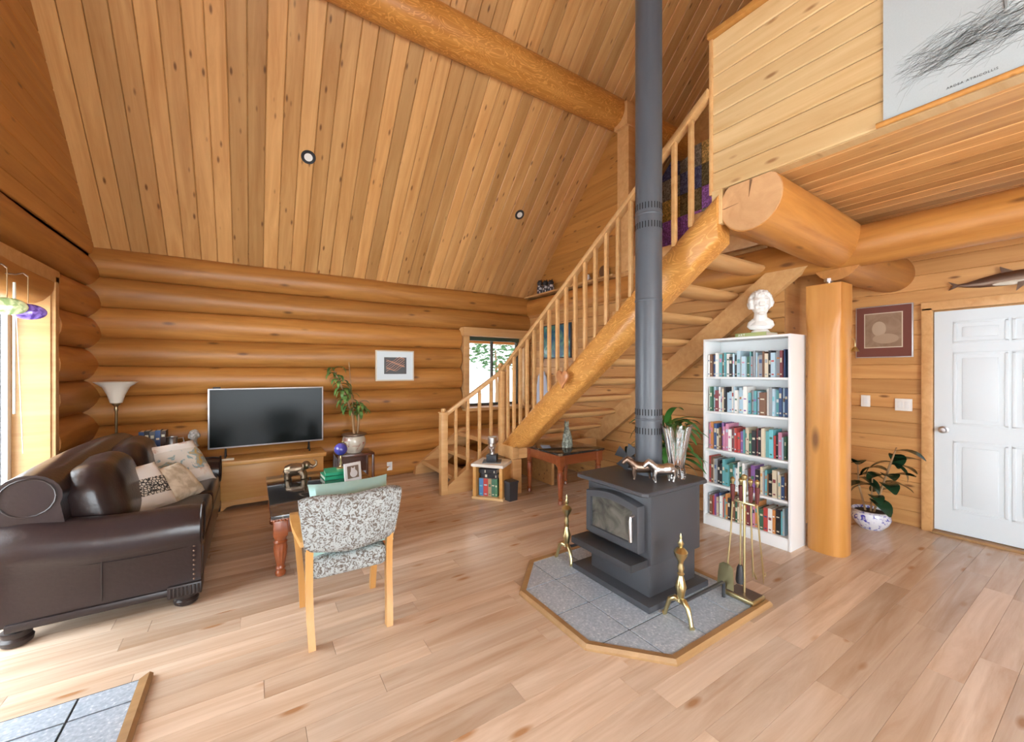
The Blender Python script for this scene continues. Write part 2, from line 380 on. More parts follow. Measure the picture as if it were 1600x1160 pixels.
# greenery and eave seen through the window
sh = thing('garden_shrub', 'green shrub outside the stair window', 'shrub', (5.05, 8.6, 0))
rnd = random.Random(11); lf = MB()
for i in range(520):
    a, bb = rnd.uniform(0, 2 * PI), rnd.uniform(-1, 1); rr = rnd.uniform(0.55, 1.0)
    p = Vector((math.cos(a) * math.sqrt(1 - bb * bb) * 0.75 * rr, math.sin(a) * math.sqrt(1 - bb * bb) * 0.7 * rr, 1.95 + bb * 0.5 * rr))
    M = Tr(*p) @ Rz(rnd.uniform(0, 6.3)) @ Rx(rnd.uniform(-1.2, 1.2))
    lf.prism([(-0.07, 0), (0, -0.035), (0.07, 0), (0, 0.035)], 0, 0.003, M=M)
lf.obj('foliage', plain('shrub_green', (0.10, 0.24, 0.10), 0.6, var=0.4, bscale=5), sh)['kind'] = 'stuff'
MB().tube([(0, 0, 0), (0.03, 0, 1.0), (0, 0.02, 2.0)], [0.05, 0.04, 0.02]).obj('stem', M_bark, sh)
ea = MB(); ea.box((3.4, 6.9, 2.10), (4.2, 0.10, 0.14), bevel=0.01).box((3.4, 6.5, 2.2), (4.2, 0.9, 0.05)); struct('trim_2', ea, M_wallpine)
gr = MB(); gr.box((-5, 5, -0.75), (60, 60, 0.1)); g = gr.obj('ground_outside', plain('bright_gravel', (0.75, 0.74, 0.70), 0.9, var=0.1)); g['kind'] = 'structure'

# ------------------------------------------------------------------ left wall: patio door, log courses, gable boards
DY0, DY1, DZ1 = 2.35, 4.68, 2.16
SY0, SY1 = -2.1, 0.3
b = MB()
def lw(y0, y1, z0, z1): b.box((XL - 0.22, (y0 + y1) / 2, (z0 + z1) / 2), (0.12, y1 - y0, z1 - z0))
lw(DY1 + 0.04, YB + 0.3, 0, 2.7); lw(SY1 + 0.04, DY0 - 0.04, 0, 2.7); lw(YF, SY0 - 0.04, 0, 2.7); lw(DY0 - 0.04, DY1 + 0.04, DZ1 + 0.04, 2.7); lw(SY0 - 0.04, SY1 + 0.04, 0, 0.47); lw(SY0 - 0.04, SY1 + 0.04, 2.34, 2.7)
b.rings([[(xx, YF, 2.7), (xx, YB + 0.2, 2.7), (xx, YB + 0.2, ceil_z(YB + 0.2)), (xx, RIDGE, ceil_z(RIDGE) + 0.02), (xx, YF, ceil_z(YF))] for xx in (XL - 0.28, XL - 0.02)])
wall_left = struct('wall_left', b, M_gable)
seams = [-0.17, 0.15, 0.46, 0.77, 1.08, 1.407, 1.728, 2.036, 2.36, 2.68]
for i, (z0, z1) in enumerate(zip(seams[:-1], seams[1:])):
    z = (z0 + z1) / 2; h = (z1 - z0) / 2 + 0.004
    segs = [(DY1 + 0.09, YB + 0.12)] if z < 2.1 else [(-3.3, YB + 0.12)]
    if z < 2.1: segs += [(SY1 + 0.1, DY0 - 0.1), (-3.3, SY0 - 0.1)]
    for (y0, y1) in segs:
        log('log', (XL - 0.14, y0, z), (XL - 0.14, y1, z), 0.19, M_log, wall_left, clip=(-h, h), seed=i + 60, rings=50)
z = 2.68
while z < 4.5:
    ye = YB - (z + 0.14 - EAVE) / SL + 0.12
    plank('plank', (XL - 0.02, -3.3, z + 0.07), (XL - 0.02, ye, z + 0.07), 0.138, 0.02, (1, 0, 0), M_gable, wall_left, bev=0.004); z += 0.14
def jamb_set(nm, y0, y1, z0, z1):
    w = MB(); xm = XL - 0.13
    w.box((xm, y0 - 0.03, (z0 + z1) / 2), (0.30, 0.06, z1 - z0 + 0.06), bevel=0.004).box((xm, y1 + 0.03, (z0 + z1) / 2), (0.30, 0.06, z1 - z0 + 0.06), bevel=0.004)
    w.box((xm, (y0 + y1) / 2, z1 + 0.03), (0.30, y1 - y0 + 0.12, 0.06), bevel=0.004).box((xm, (y0 + y1) / 2, z0 - 0.02), (0.30, y1 - y0 + 0.12, 0.04), bevel=0.004)
    # flat casing on the room side
    w.box((XL + 0.03, y1 + 0.05, (z0 + z1) / 2), (0.03, 0.07, z1 - z0 + 0.2), bevel=0.004).box((XL + 0.03, (y0 + y1) / 2, z1 + 0.10), (0.03, y1 - y0 + 0.2, 0.10), bevel=0.004)
    o = w.obj(nm, M_stair); o['kind'] = 'structure'
    f = MB(); xg = XL - 0.22
    for yy in (y0 + 0.03, (y0 + y1) / 2, y1 - 0.03): f.box((xg, yy, (z0 + z1) / 2), (0.07, 0.06, z1 - z0), bevel=0.004)
    for zz in (z0 + 0.03, z1 - 0.03): f.box((xg, (y0 + y1) / 2, zz), (0.07, y1 - y0, 0.06), bevel=0.004)
    f.obj('frame', M_white, o)
    hw = (y1 - y0) / 2 - 0.09
    for k in (0, 1): MB().box((xg, y0 + 0.06 + hw / 2 + k * (hw + 0.06), (z0 + z1) / 2), (0.008, hw, z1 - z0 - 0.12)).obj('pane', M_pane, o)
    return o
door_1 = jamb_set('door_1', DY0, DY1, 0.06, DZ1)
window_2 = jamb_set('window_2', SY0, SY1, 0.5, 2.3)
hr = MB().box((XL - 0.07, (DY0 + DY1) / 2, DZ1 - 0.05), (0.06, DY1 - DY0 - 0.06, 0.07), bevel=0.006).obj('blind_headrail', plain('dark_blind', (0.06, 0.065, 0.05), 0.5), door_1)
wd = thing('blind_wand', 'clear blind wand with a thin cord hanging beside the patio door', 'blind wand', (XL + 0.06, 3.98, 1.22))
MB().tube([(0, 0, 0), (0, 0, 0.86)], 0.007).obj('wand', plain('cream_wand', (0.75, 0.76, 0.66), 0.3), wd)
MB().tube([(0.0, 0.01, 0.86), (0.0, 0.06, 0.35), (0.0, 0.12, -0.28)], 0.003).obj('cord', plain('cream_cord', (0.75, 0.68, 0.5), 0.7), wd)
for nm, lab, yy, col in (('glass_suncatcher', 'purple oval glass suncatcher hanging by the patio door', 3.95, (0.10, 0.05, 0.30)), ('glass_suncatcher', 'pale green oval glass suncatcher hanging by the patio door', 3.68, (0.35, 0.50, 0.22))):
    t = thing(nm, lab, 'suncatcher', (XL + 0.13, yy, 1.89), 0.3, group='oval glass suncatchers')
    MB().ball((0, 0, 0), (0.084, 0.028, 0.052), seg=24, rin=14).obj('glass_disc', blotch('catcher_%.2f' % yy, col, tuple(min(1, c * 2.2 + 0.12) for c in col), 18, 0.08, 0.45, 0.62, 1.0, coat=0.6), t)
    MB().tube([(0, 0, 0.05), (0, 0, 0.23)], 0.0025).obj('cord', M_bark, t)
    MB().tube([(0, 0, 0.23), (-0.02, 0, 0.25), (-0.05, 0, 0.235), (-0.10, 0, 0.235)], 0.005).obj('hook', M_bronze, t)

# ------------------------------------------------------------------ rear wall behind the camera, with its glazing and an added opening for the loft lamp
b = MB(); GX0, GX1 = -1.2, 2.4
b.box(((XL - 0.3 + GX0) / 2, YF - 0.1, 3.9), (GX0 - XL + 0.3, 0.2, 7.8)).box((2.8, YF - 0.1, 3.9), (0.8, 0.2, 7.8)).box((5.325, YF - 0.1, 3.9), (0.65, 0.2, 7.8)).box((4.1, YF - 0.1, 1.9), (1.8, 0.2, 3.8)).box((4.1, YF - 0.1, 6.5), (1.8, 0.2, 2.6))
b.box(((GX0 + GX1) / 2, YF - 0.1, 2.75), (GX1 - GX0, 0.2, 0.5)).box(((GX0 + GX1) / 2, YF - 0.1, 6.4), (GX1 - GX0, 0.2, 2.8)).box(((GX0 + GX1) / 2, YF - 0.1, 0.06), (GX1 - GX0, 0.2, 0.12))
struct('wall_rear', b, M_gable)

# ------------------------------------------------------------------ stair wall (right) and door wall
WE = 1.75                                              # where the stair wall ends
b = MB(); b.box((XR + 0.12, (WE + YB + 0.3) / 2, 1.3), (0.18, YB + 0.3 - WE, 2.6)); b.box(((XR + XD) / 2 + 0.1, WE + 0.06, 1.37), (XD - XR, 0.1, 2.7))
b.rings([[(xx, 3.62, 2.6), (xx, YB + 0.2, 2.6), (xx, YB + 0.2, ceil_z(YB + 0.2)), (xx, 3.62, ceil_z(3.62))] for xx in (XR + 0.11, XR + 0.2)])
wall_right = struct('wall_right', b, M_wallpine)
BW = 0.142; z = 0.0
while z < 2.42:
    plank('plank', (XR + 0.03, WE, z + BW / 2), (XR + 0.03, YB + 0.05, z + BW / 2), BW - 0.003, 0.02, (-1, 0, 0), M_wallpine, wall_right, bev=0.006); z += BW
log('log', (XR + 0.10, 3.3, 2.585), (XR + 0.10, YB + 0.15, 2.585), 0.165, M_log, wall_right, seed=90, clip=(-0.15, 0.16))
MB().box((XR + 0.02, (3.75 + YB) / 2, 2.765), (0.20, YB - 3.75, 0.028), bevel=0.006).obj('ledge', M_stair, wall_right)
z = 2.78
while z < 5.0:
    ye = min(YB + 0.05, YB - (z + 0.07 - EAVE) / SL + 0.06)
    if ye - 3.7 > 0.05: plank('plank', (XR + 0.11, 3.7, z + 0.07), (XR + 0.11, ye, z + 0.07), 0.139, 0.02, (-1, 0, 0), M_gable, wall_right, bev=0.004)
    z += 0.14
DA, DB, DH = 1.05, 0.14, 2.06                          # door leaf edges and head
b = MB(); b.box((XD + 0.1, (YF + WE) / 2, 3.9), (0.12, WE - YF, 7.8)); b.box((XD + 0.16, 4.3, 4.5), (0.12, 5.0, 6.0)); wall_door = struct('wall_door', b, M_wallpine)
z = 0.0
while z < 2.76:
    if z + BW / 2 < DH + 0.05:
        plank('plank', (XD + 0.03, DA + 0.08, z + BW / 2), (XD + 0.03, WE, z + BW / 2), BW - 0.001, 0.02, (-1, 0, 0), M_wallpine, wall_door, bev=0.005)
    else:
        plank('plank', (XD + 0.03, -0.8, z + BW / 2), (XD + 0.03, WE, z + BW / 2), BW - 0.001, 0.02, (-1, 0, 0), M_wallpine, wall_door, bev=0.005)
    z += BW
t = MB(); t.box((XD, DA + 0.04, 1.03), (0.05, 0.075, 2.12), bevel=0.005).box((XD, DB - 0.04, 1.03), (0.05, 0.075, 2.12), bevel=0.005).box((XD, (DA + DB) / 2, DH + 0.045), (0.05, DA - DB + 0.16, 0.08), bevel=0.005)
trim_1 = struct('trim_1', t, M_stair)
MB().box((XD + 0.0, (DA + DB) / 2, 0.012), (0.12, DA - DB, 0.024), bevel=0.004).obj('threshold', M_edge, trim_1)
d = MB(); d.box((XD + 0.025, (DA + DB) / 2, 1.04), (0.03, DA - DB - 0.008, 2.02)); door_2 = struct('door_2', d, M_door)
W = DA - DB; pw = 0.30
for yc in (DA - 0.135 - pw / 2 + 0.0, DB + 0.135 + pw / 2):
    for (z0, z1) in ((0.24, 0.86), (1.02, 1.66), (1.76, 1.94)):
        fr = MB()                                      # raised moulding frame and a fielded panel
        for (cc, dd) in (((yc - pw / 2, (z0 + z1) / 2), (0.022, z1 - z0)), ((yc + pw / 2, (z0 + z1) / 2), (0.022, z1 - z0)), ((yc, z0), (pw + 0.022, 0.022)), ((yc, z1), (pw + 0.022, 0.022))):
            fr.box((XD + 0.009, cc[0], cc[1]), (0.008, dd[0], dd[1]), bevel=0.003)
        p = fr.obj('panel_moulding', M_door, door_2)
        MB().box((XD + 0.010, yc, (z0 + z1) / 2), (0.010, pw - 0.09, z1 - z0 - 0.09), bevel=0.004).obj('panel', M_door, door_2)
kn = MB(); MK = Tr(XD - 0.0, DA - 0.07, 0.96) @ Ry(-PI / 2)
kn.lathe([(0.001, 0), (0.032, 0), (0.032, 0.008), (0.012, 0.012), (0.012, 0.035), (0.026, 0.045), (0.029, 0.058), (0.02, 0.07), (0.001, 0.072)], seg=20, M=MK).obj('knob', M_steel, door_2)

# ------------------------------------------------------------------ loft: face, cap, soffit, support logs
b = MB(); b.box((LX + 0.07, (YF + LY) / 2, (LZ + LT) / 2), (0.08, LY - YF, LT - LZ)); wall_loft = struct('wall_loft', b, M_loft)
z = LZ; n = 8; w = (LT - LZ) / n
for i in range(n): plank('plank', (LX + 0.03, YF, z + (i + 0.5) * w), (LX + 0.03, LY, z + (i + 0.5) * w), w - 0.003, 0.022, (-1, 0, 0), M_loft, wall_loft, bev=0.007)
MB().box((LX + 0.06, (YF + LY) / 2, LT + 0.02), (0.17, LY - YF + 0.05, 0.04), bevel=0.006).obj('cap_rail', M_gable, wall_loft)
MB().box((LX + 0.055, LY + 0.01, (LZ + LT) / 2 - 0.01), (0.115, 0.025, LT - LZ + 0.02), bevel=0.004).obj('corner_trim', M_stair, wall_loft)
b = MB(); b.box(((LX + XD) / 2 + 0.05, (YF + LY) / 2, LZ + 0.09), (XD - LX - 0.1, LY - YF, 0.10))
b.box(((XR + XD) / 2 + 0.15, (LY + YB) / 2, LZ - 0.02), (XD - XR - 0.1, YB - LY, 0.06))
cl = struct('ceiling_loft', b, M_ceil)
x = LX + 0.02; sw = 0.136
while x < XD:
    plank('plank', (x + sw / 2, YF, LZ + 0.03), (x + sw / 2, LY, LZ + 0.03), sw - 0.003, 0.022, (0, 0, -1), M_ceil, cl, bev=0.005); x += sw
ll = thing('loft_log', 'thick round log with a cut end carrying the corner of the loft', 'log beam', (LX, 1.37, 2.60))
log('log', (LX + 0.02, 1.37, 2.61), (XR + 0.1, 1.37, 2.55), 0.195, M_log, ll, seed=21, amp=0.008, seg=32, clip=(-0.2, 0.13))
seg = 30; ed = MB(); pr = [(1.37 + 0.192 * math.cos(a), min(2.74, 2.61 + 0.192 * math.sin(a))) for a in [2 * PI * i / seg for i in range(seg)]]
ed.prism(pr, LX + 0.005, LX + 0.03, 'YZ'); e = ed.obj('cut_end', M_logend, ll, world=True)
for (p, q) in (((1.36, 2.735), (1.375, 2.63)), ((1.545, 2.60), (1.44, 2.612))):
    v = Vector((0, q[0] - p[0], q[1] - p[1])); c = MB()
    c.rings([[(LX + 0.003, p[0] - 0.008, p[1]), (LX + 0.003, p[0] + 0.008, p[1] + 0.004), (LX + 0.003, q[0], q[1])], [(LX + 0.02, p[0] - 0.006, p[1]), (LX + 0.02, p[0] + 0.006, p[1] + 0.004), (LX + 0.02, q[0], q[1])]])
    c.obj('drying_crack', plain('crack_shadow_wood', (0.18, 0.09, 0.04), 0.8), e, world=True)
MB().box((LX + 0.02, 1.585, 2.63), (0.05, 0.07, 0.24), bevel=0.004).obj('end_board', M_loft, ll, world=True)
cr = log('cross_log', (XR + 0.05, 2.6, 2.50), (XR + 0.05, -3.3, 2.52), 0.165, M_log, seed=33, amp=0.01, rings=60, seg=28)
tag(cr, 'long round log running under the loft boards toward the white door', 'log beam')
sl = log('short_log', (XR + 0.0, 1.36, 2.44), (XD + 0.05, 1.36, 2.47), 0.19, M_log, seed=35, seg=28)
tag(sl, 'short round log between the square post and the door wall', 'log beam')
lp = thing('log_post', 'stout peeled log post with squared top beside the white bookcase', 'post', (4.075, 1.42, 0))
R = []
for i in range(34):
    z = 2.215 * i / 33; k = min(1, max(0, (z - 1.86) / 0.12)); ex = 2.7 + 9 * k; rr = 0.138 - 0.010 * k
    ring = []
    for j in range(40):
        a = 2 * PI * j / 40 + 0.02; c, s = math.cos(a), math.sin(a)
        q = (abs(c) ** ex + abs(s) ** ex) ** (-1 / ex) * rr * (1 + 0.010 * math.sin(3 * z + 2 * a) * (1 - k))
        ring.append((q * c, q * s, z))
    R.append(ring)
MB().rings(R).obj('shaft', wood('post_log', (0.62, 0.30, 0.075), (0.48, 0.20, 0.04), axis='Z', grain=0.8, knots=0.5, rough=0.36, pvar=0.05), lp, angle=45)
jk = MB(); jk.lathe([(0.02, 2.2), (0.02, 2.38)], seg=12).box((0, 0, 2.222), (0.11, 0.11, 0.012)).box((0, 0, 2.372), (0.13, 0.13, 0.012)).lathe([(0.034, 2.25), (0.034, 2.275)], seg=6)
jk.obj('screw_jack', M_steel, lp)
bl = thing('brass_bell', 'small brass bell on a hook on the log post', 'bell', (4.165, 1.272, 1.66))
MB().lathe([(0.028, 0), (0.024, 0.012), (0.014, 0.032), (0.004, 0.04)], seg=16).obj('bell_cup', M_brass, bl)
MB().tube([(0, 0, 0.04), (0, 0.0, 0.09), (0, 0.012, 0.11)], 0.004).obj('hook', M_brass, bl)
# ------------------------------------------------------------------ staircase
st = thing('staircase', 'timber staircase with log stringer, half-log treads and baluster railing', 'staircase', (2.65, 4.12, 0))
LAND = 0.57
def stp(mb, name, mat=M_stair, angle=38): return mb.obj(name, mat, st, angle, True)
# landing and its support box
stp(MB().box(((2.66 + XR) / 2, (4.45 + YB) / 2, LAND - 0.03), (XR - 2.66, YB - 4.45, 0.06), bevel=0.005), 'landing')
stp(MB().box((2.70, 4.33, 0.50), (0.09, 0.42, 0.15), bevel=0.005), 'landing_fascia')
stp(MB().box(((2.746 + XR) / 2, 4.15, 0.50), (XR - 2.746, 0.06, 0.15), bevel=0.005), 'landing_fascia')
stp(MB().box((2.72, 4.18, 0.21), (0.13, 0.12, 0.42), bevel=0.005), 'landing_post')
stp(MB().box((3.3, 4.9, 0.26), (0.04, 1.5, 0.5)), 'landing_back_panel', M_wallpine)
# lower flight: two stringers, two treads
for yy in (4.58, YB - 0.07):
    stp(MB().prism([(1.98, 0.0), (2.30, 0.0), (2.80, 0.36), (2.80, 0.62), (2.70, 0.60), (2.00, 0.11)], yy - 0.04, yy + 0.04, 'XZ'), 'lower_stringer')
for k in (0, 1):
    plank('tread', (2.10 + 0.26 * k + 0.13, 4.62, 0.19 * (k + 1) - 0.05), (2.10 + 0.26 * k + 0.13, YB - 0.1, 0.19 * (k + 1) - 0.05), 0.28, 0.05, (0, 0, 1), M_stair, st, bev=0.008)
# main flight along the wall
Y0, Z0, SLP = 4.467, 0.553, 0.755                      # upper edge of the log stringer at its foot
def stringer(x0, x1, y_end, rnd_face):
    """sloped beam; section is rounded on the room side"""
    def pt(y, off): return Z0 + (Y0 - y) * SLP - off
    dz = 0.345; R = []
    for i in range(41):
        y = Y0 + (y_end - Y0) * i / 40; zt = pt(y, 0); ring = []
        for j in range(13):
            a = -PI / 2 + PI * j / 12; bul = 0.075 * math.cos(a) ** 0.7 if rnd_face else 0.0
            wob = 0.006 * math.sin(4 * y + j)
            ring.append((x0 - bul + 0.07 - (wob if rnd_face else 0), y, max(LAND if y > 3.97 else -1, zt - dz / 2 + dz / 2 * math.sin(a))))
        ring += [(x1, y, zt), (x1, y, max(LAND if y > 3.97 else -1, zt - dz))]
        R.append(ring)
    return MB().rings(R)
o = stringer(LX - 0.03, LX + 0.13, LY - 0.05, True).obj('log_stringer', wood('stringer_log', (0.62, 0.30, 0.075), (0.50, 0.205, 0.04), axis='Y', grain=0.8, rough=0.36, pvar=0.03, swirl=0.85), st, 40, True)
b = MB(); b.prism([(4.30, 0.57), (3.95, 0.57), (1.45, 2.46), (1.45, 2.66), (1.50, 2.68), (4.28, 0.60)], XR - 0.075, XR - 0.005, 'YZ'); stp(b, 'wall_stringer')
NT = 11; rise = (LZ + 0.14 - LAND) / NT; run = 0.262
tm = MB(); L = XR - 0.06 - (LX + 0.10); sec = [(-0.125, 0.0), (0.125, 0.0)] + [(0.13 * math.cos(a), -0.02 - 0.058 * math.sin(a)) for a in [PI * i / 10 for i in range(11)]]
Rr = []
for i in range(13):
    q = i / 12; nar = 1 - 0.18 * (abs(q - 0.5) * 2) ** 3; Rr.append([(-L / 2 + L * q, a, c * (nar if c < -0.02 else 1)) for a, c in sec])
tm.rings(Rr); proto = tm.obj('tread', M_stair, None, 30)
for k in range(1, NT):
    o = proto if k == 1 else bpy.data.objects.new('tread', proto.data)
    if k > 1: COL.objects.link(o)
    o.location = ((LX + 0.10 + XR - 0.06) / 2, 4.20 - run * (k - 0.5) + 0.02, LAND + rise * k); adopt(o, st, True)
# railing: newels, handrails, balusters
def newel(x, y, z0, z1, w=0.085, ball=True):
    m = MB(); m.box((x, y, (z0 + z1) / 2), (w, w, z1 - z0), bevel=0.008)
    n = stp(m, 'newel_post')
    if ball:
        c = MB(); c.box((x, y, z1 + 0.008), (w + 0.016, w + 0.016, 0.018), bevel=0.005).lathe([(0.001, 0.015), (0.026, 0.018), (0.034, 0.035), (0.03, 0.055), (0.001, 0.068)], c=(x, y, z1), seg=16)
        c.obj('newel_cap', M_stair, n, world=True)
newel(1.95, 4.58, 0, 0.985); newel(2.70, 4.44, LAND - 0.1, 1.50, 0.08, False); newel(2.73, 4.53, LAND - 0.1, 1.54, 0.05, True)
def rail(p0, p1):
    p0, p1 = Vector(p0), Vector(p1); d = p1 - p0; h = Vector((d.x, d.y, 0)).normalized(); s = Vector((-h.y, h.x, 0))
    prof = [(-0.03, -0.03), (0.03, -0.03), (0.036, 0.0), (0.028, 0.026), (-0.028, 0.026), (-0.036, 0.0)]
    m = MB(); m.rings([[p + s * a + Vector((0, 0, c)) for a, c in prof] for p in (p0, p1)]); stp(m, 'handrail')
H0, H1 = (1.95, 4.58, 0.955), (2.70, 4.44, 1.50)
rail(H0, H1); RT = (LX, LY + 0.02, 3.45); rail((LX, 4.44, 1.50), RT)
def bal(x, y, z0, z1):
    stp(MB().box((x, y, (z0 + z1) / 2), (0.034, 0.034, z1 - z0), bevel=0.004), 'baluster')
for k in range(1, 5):
    q = k / 5; x = H0[0] + (H1[0] - H0[0]) * q; yv = 4.58 + (4.44 - 4.58) * q; bal(x, yv, max(0.12, 0.06 + (x - 1.95) * 0.72), 0.94 + (1.50 - 0.955) * q - 0.01)
NB = 20
for k in range(1, NB):
    q = k / NB; y = 4.44 + (RT[1] - 4.44) * q; bal(LX, y, Z0 + (Y0 - y) * SLP - 0.03, 1.50 + (RT[2] - 1.50) * q - 0.02)
stp(MB().box((XR + 0.03, 2.65, 2.83), (0.06, 2.1, 0.25), bevel=0.005), 'loft_header')
# carved heart on the stringer
h = thing('wooden_heart', 'carved wooden heart hanging on the log stringer', 'heart ornament', (LX - 0.10, 3.12, 1.43))
pts = []
for i in range(36):
    a = 2 * PI * i / 36; pts.append((0.0056 * 16 * math.sin(a) ** 3, 0.0062 * (13 * math.cos(a) - 5 * math.cos(2 * a) - 2 * math.cos(3 * a) - math.cos(4 * a))))
MB().rings([[(xx, a * s, c * s) for a, c in pts] for xx, s in ((-0.018, 0.8), (-0.008, 1.0), (0.008, 1.0), (0.018, 0.85))]).obj('heart', wood('heart_wood', (0.56, 0.26, 0.11), (0.45, 0.18, 0.07), rough=0.3, pvar=0), h)
MB().tube([(0, 0, 0.06), (0.02, 0, 0.16)], 0.003).obj('cord', M_bark, h)
# things seen behind the railing
pa = thing('landscape_poster', 'blue and green picture on the wall behind the stair balusters', 'picture', (XR - 0.0, 4.99, 1.70))
MB().box((0, 0, 0.27), (0.02, 0.68, 0.54), bevel=0.004).obj('frame', M_black, pa)
MB().box((-0.011, 0, 0.27), (0.004, 0.64, 0.50)).obj('print', blotch('poster_print', (0.02, 0.10, 0.20), (0.10, 0.30, 0.22), 6, 0.25, 0.4, 0.6, 0.8, c3=(0.35, 0.55, 0.60)), pa)
ga = thing('hanging_garment', 'pale blue rounded garment hanging on the wall behind the balusters', 'garment', (XR - 0.06, 5.30, 0.80))
MB().rings([[(0.035 * math.sin(a) , w * math.cos(a), z) for a in [2 * PI * i / 20 for i in range(20)]] for z, w in ((0.0, 0.14), (0.2, 0.15), (0.45, 0.14), (0.6, 0.11), (0.68, 0.05), (0.70, 0.01))]).obj('cloth', plain('pale_blue_cloth', (0.52, 0.60, 0.76), 0.8), ga)
MB().tube([(0, 0, 0.69), (0.01, 0, 0.80), (0.04, 0, 0.92)], [0.012, 0.01, 0.006]).obj('hanger', M_black, ga)
def owl(x, y, z, h, k):
    t = thing('bird_figurine', ('tallest', 'middle', 'shortest')[k] + ' of the three black and white bird figurines on the wall ledge', 'figurine', (x, y, z), group='bird figurines on the wall ledge')
    MB().lathe([(0.02, 0), (0.048, 0.0), (0.055, 0.05), (0.05, h * 0.55), (0.03, h * 0.62)], seg=14).obj('body', blotch('bird_pattern', (0.02, 0.02, 0.03), (0.6, 0.6, 0.62), 22, 0.4, 0.5, 0.55), t)
    MB().ball((0, 0, h * 0.76), (0.048, 0.048, h * 0.22)).lathe([(0.012, 0), (0.001, 0.03)], c=(0, 0.03, h * 0.92), seg=8).lathe([(0.012, 0), (0.001, 0.03)], c=(0, -0.03, h * 0.92), seg=8).obj('head', M_black, t)
owl(XR + 0.0, 5.44, 2.78, 0.24, 0); owl(XR + 0.0, 5.29, 2.78, 0.21, 1); owl(XR + 0.0, 5.15, 2.78, 0.19, 2)
mg = MB(); mg.lathe([(0.03, 0), (0.035, 0.02), (0.032, 0.10), (0.028, 0.10), (0.028, 0.02), (0.001, 0.02)], seg=16).tube([(0.03, 0, 0.08), (0.06, 0, 0.07), (0.06, 0, 0.04), (0.03, 0, 0.03)], 0.006)
o = mg.obj('small_mug', M_plaster); o.location = (XR, 4.30, 2.78); tag(o, 'small white mug standing on the wall ledge', 'mug')
sl_ = MB(); sl_.lathe([(0.001, -0.008), (0.09, -0.008), (0.09, 0.008), (0.001, 0.008)], seg=18, M=Ry(PI / 2 - 0.2) ); o = sl_.obj('wood_slice', M_bronze); o.location = (XR + 0.05, 4.02, 2.872); tag(o, 'round brown wood slice leaning on the wall ledge', 'ornament')
tp = thing('patchwork_hanging', 'purple, mustard and navy patchwork hanging in the loft behind the railing', 'wall hanging', (XD + 0.085, 3.42, 3.2))
cols = [(0.36, 0.14, 0.50), (0.50, 0.32, 0.09), (0.08, 0.09, 0.20), (0.16, 0.12, 0.05), (0.22, 0.20, 0.16)]
for i in range(4):
    for j in range(5):
        c = cols[(i * 2 + j * 3 + (i * j) % 2) % 5] if j > 1 else cols[(0, 0, 4, 2)[i]]
        MB().box((0.0, 0.52 - 0.35 * i, 0.15 + 0.32 * j), (0.02, 0.345, 0.315), bevel=0.004).obj('patch', blotch('patch_%d' % cols.index(c), c, tuple(min(1, q * 2 + 0.05) for q in c), 25, 0.8, 0.45, 0.6, 1.5), tp)
# scroll on the loft face
sc = thing('hanging_scroll', 'grey-white scroll print of reeds hanging on the loft half wall', 'wall hanging', (LX + 0.005, 0.26, 2.745))
MB().box((-0.004, 0, 0.53), (0.004, 0.90, 1.04)).obj('sheet', plain('scroll_paper', (0.44, 0.49, 0.50), 0.7, var=0.06, bscale=160), sc)
MB().tube([(-0.012, -0.475, 0.01), (-0.012, 0.475, 0.01)], 0.014, 12).obj('dowel', M_gable, sc)
rnd = random.Random(4); ink = MB(); ink2 = MB()
for i in range(420):                                   # drawn reed strokes, flat print
    cy, cz = rnd.gauss(0.12, 0.14), rnd.gauss(0.24, 0.05)
    if abs(cy) > 0.38: continue
    L, a = rnd.uniform(0.05, 0.2), rnd.gauss(-0.25, 0.35); w = rnd.uniform(0.0006, 0.0018); bow = rnd.uniform(-0.02, 0.02)
    P0, P1, P2 = [(cy + q * L * math.cos(a), cz + q * L * math.sin(a) + bow * (1 - abs(q) * 2)) for q in (-0.5, 0, 0.5)]
    if max(abs(P0[0]), abs(P2[0])) > 0.43: continue
    (ink if i % 3 else ink2).rings([[(-0.0068, p[0], p[1] - ww), (-0.0068, p[0], p[1] + ww), (-0.0061, p[0], p[1] + ww), (-0.0061, p[0], p[1] - ww)] for p, ww in ((P0, w * 0.3), (P1, w), (P2, w * 0.3))])
for q in (0.05, -0.01):                                # wading legs
    ink.tube([(-0.0064, q, 0.30), (-0.0064, q + 0.01, 0.45), (-0.0064, q - 0.01, 0.70)], 0.007, 6)
ink.obj('ink_drawing', plain('ink_grey', (0.25, 0.27, 0.27), 0.8), sc); ink2.obj('ink_drawing', plain('ink_pale', (0.36, 0.40, 0.40), 0.8), sc)
text('caption', 'ARDEA ATRICOLLIS', 0.0145, (-0.0075, 0.15, 0.055), (PI / 2, 0, -PI / 2), plain('ink_dark', (0.08, 0.08, 0.08), 0.8), sc, spacing=1.25)

# ------------------------------------------------------------------ fixtures on the walls
def switch(lab, loc, n, nrm):
    t = thing('light_switch' if n else 'wall_outlet', lab, 'switch' if n else 'outlet', loc, 0 if nrm == 'x' else PI / 2)
    w = 0.075 + 0.05 * max(0, n - 1)
    MB().box((-0.004, 0, 0), (0.008, w, 0.118), bevel=0.003).obj('plate', M_plastic, t)
    for k in range(max(1, n)):
        y0 = (k - (max(1, n) - 1) / 2) * 0.05
        if n: MB().box((-0.010, y0, 0), (0.006, 0.034, 0.066), bevel=0.002).obj('rocker', M_white, t)
        else:
            for zz in (-0.022, 0.022): MB().box((-0.009, 0, zz), (0.004, 0.032, 0.028), bevel=0.006).obj('socket', M_white, t)
switch('single white light switch left of the double switch by the door', (XD - 0.0, 1.545, 1.19), 1, 'x')
switch('double white light switch beside the white door frame', (XD - 0.0, 1.255, 1.17), 2, 'x')
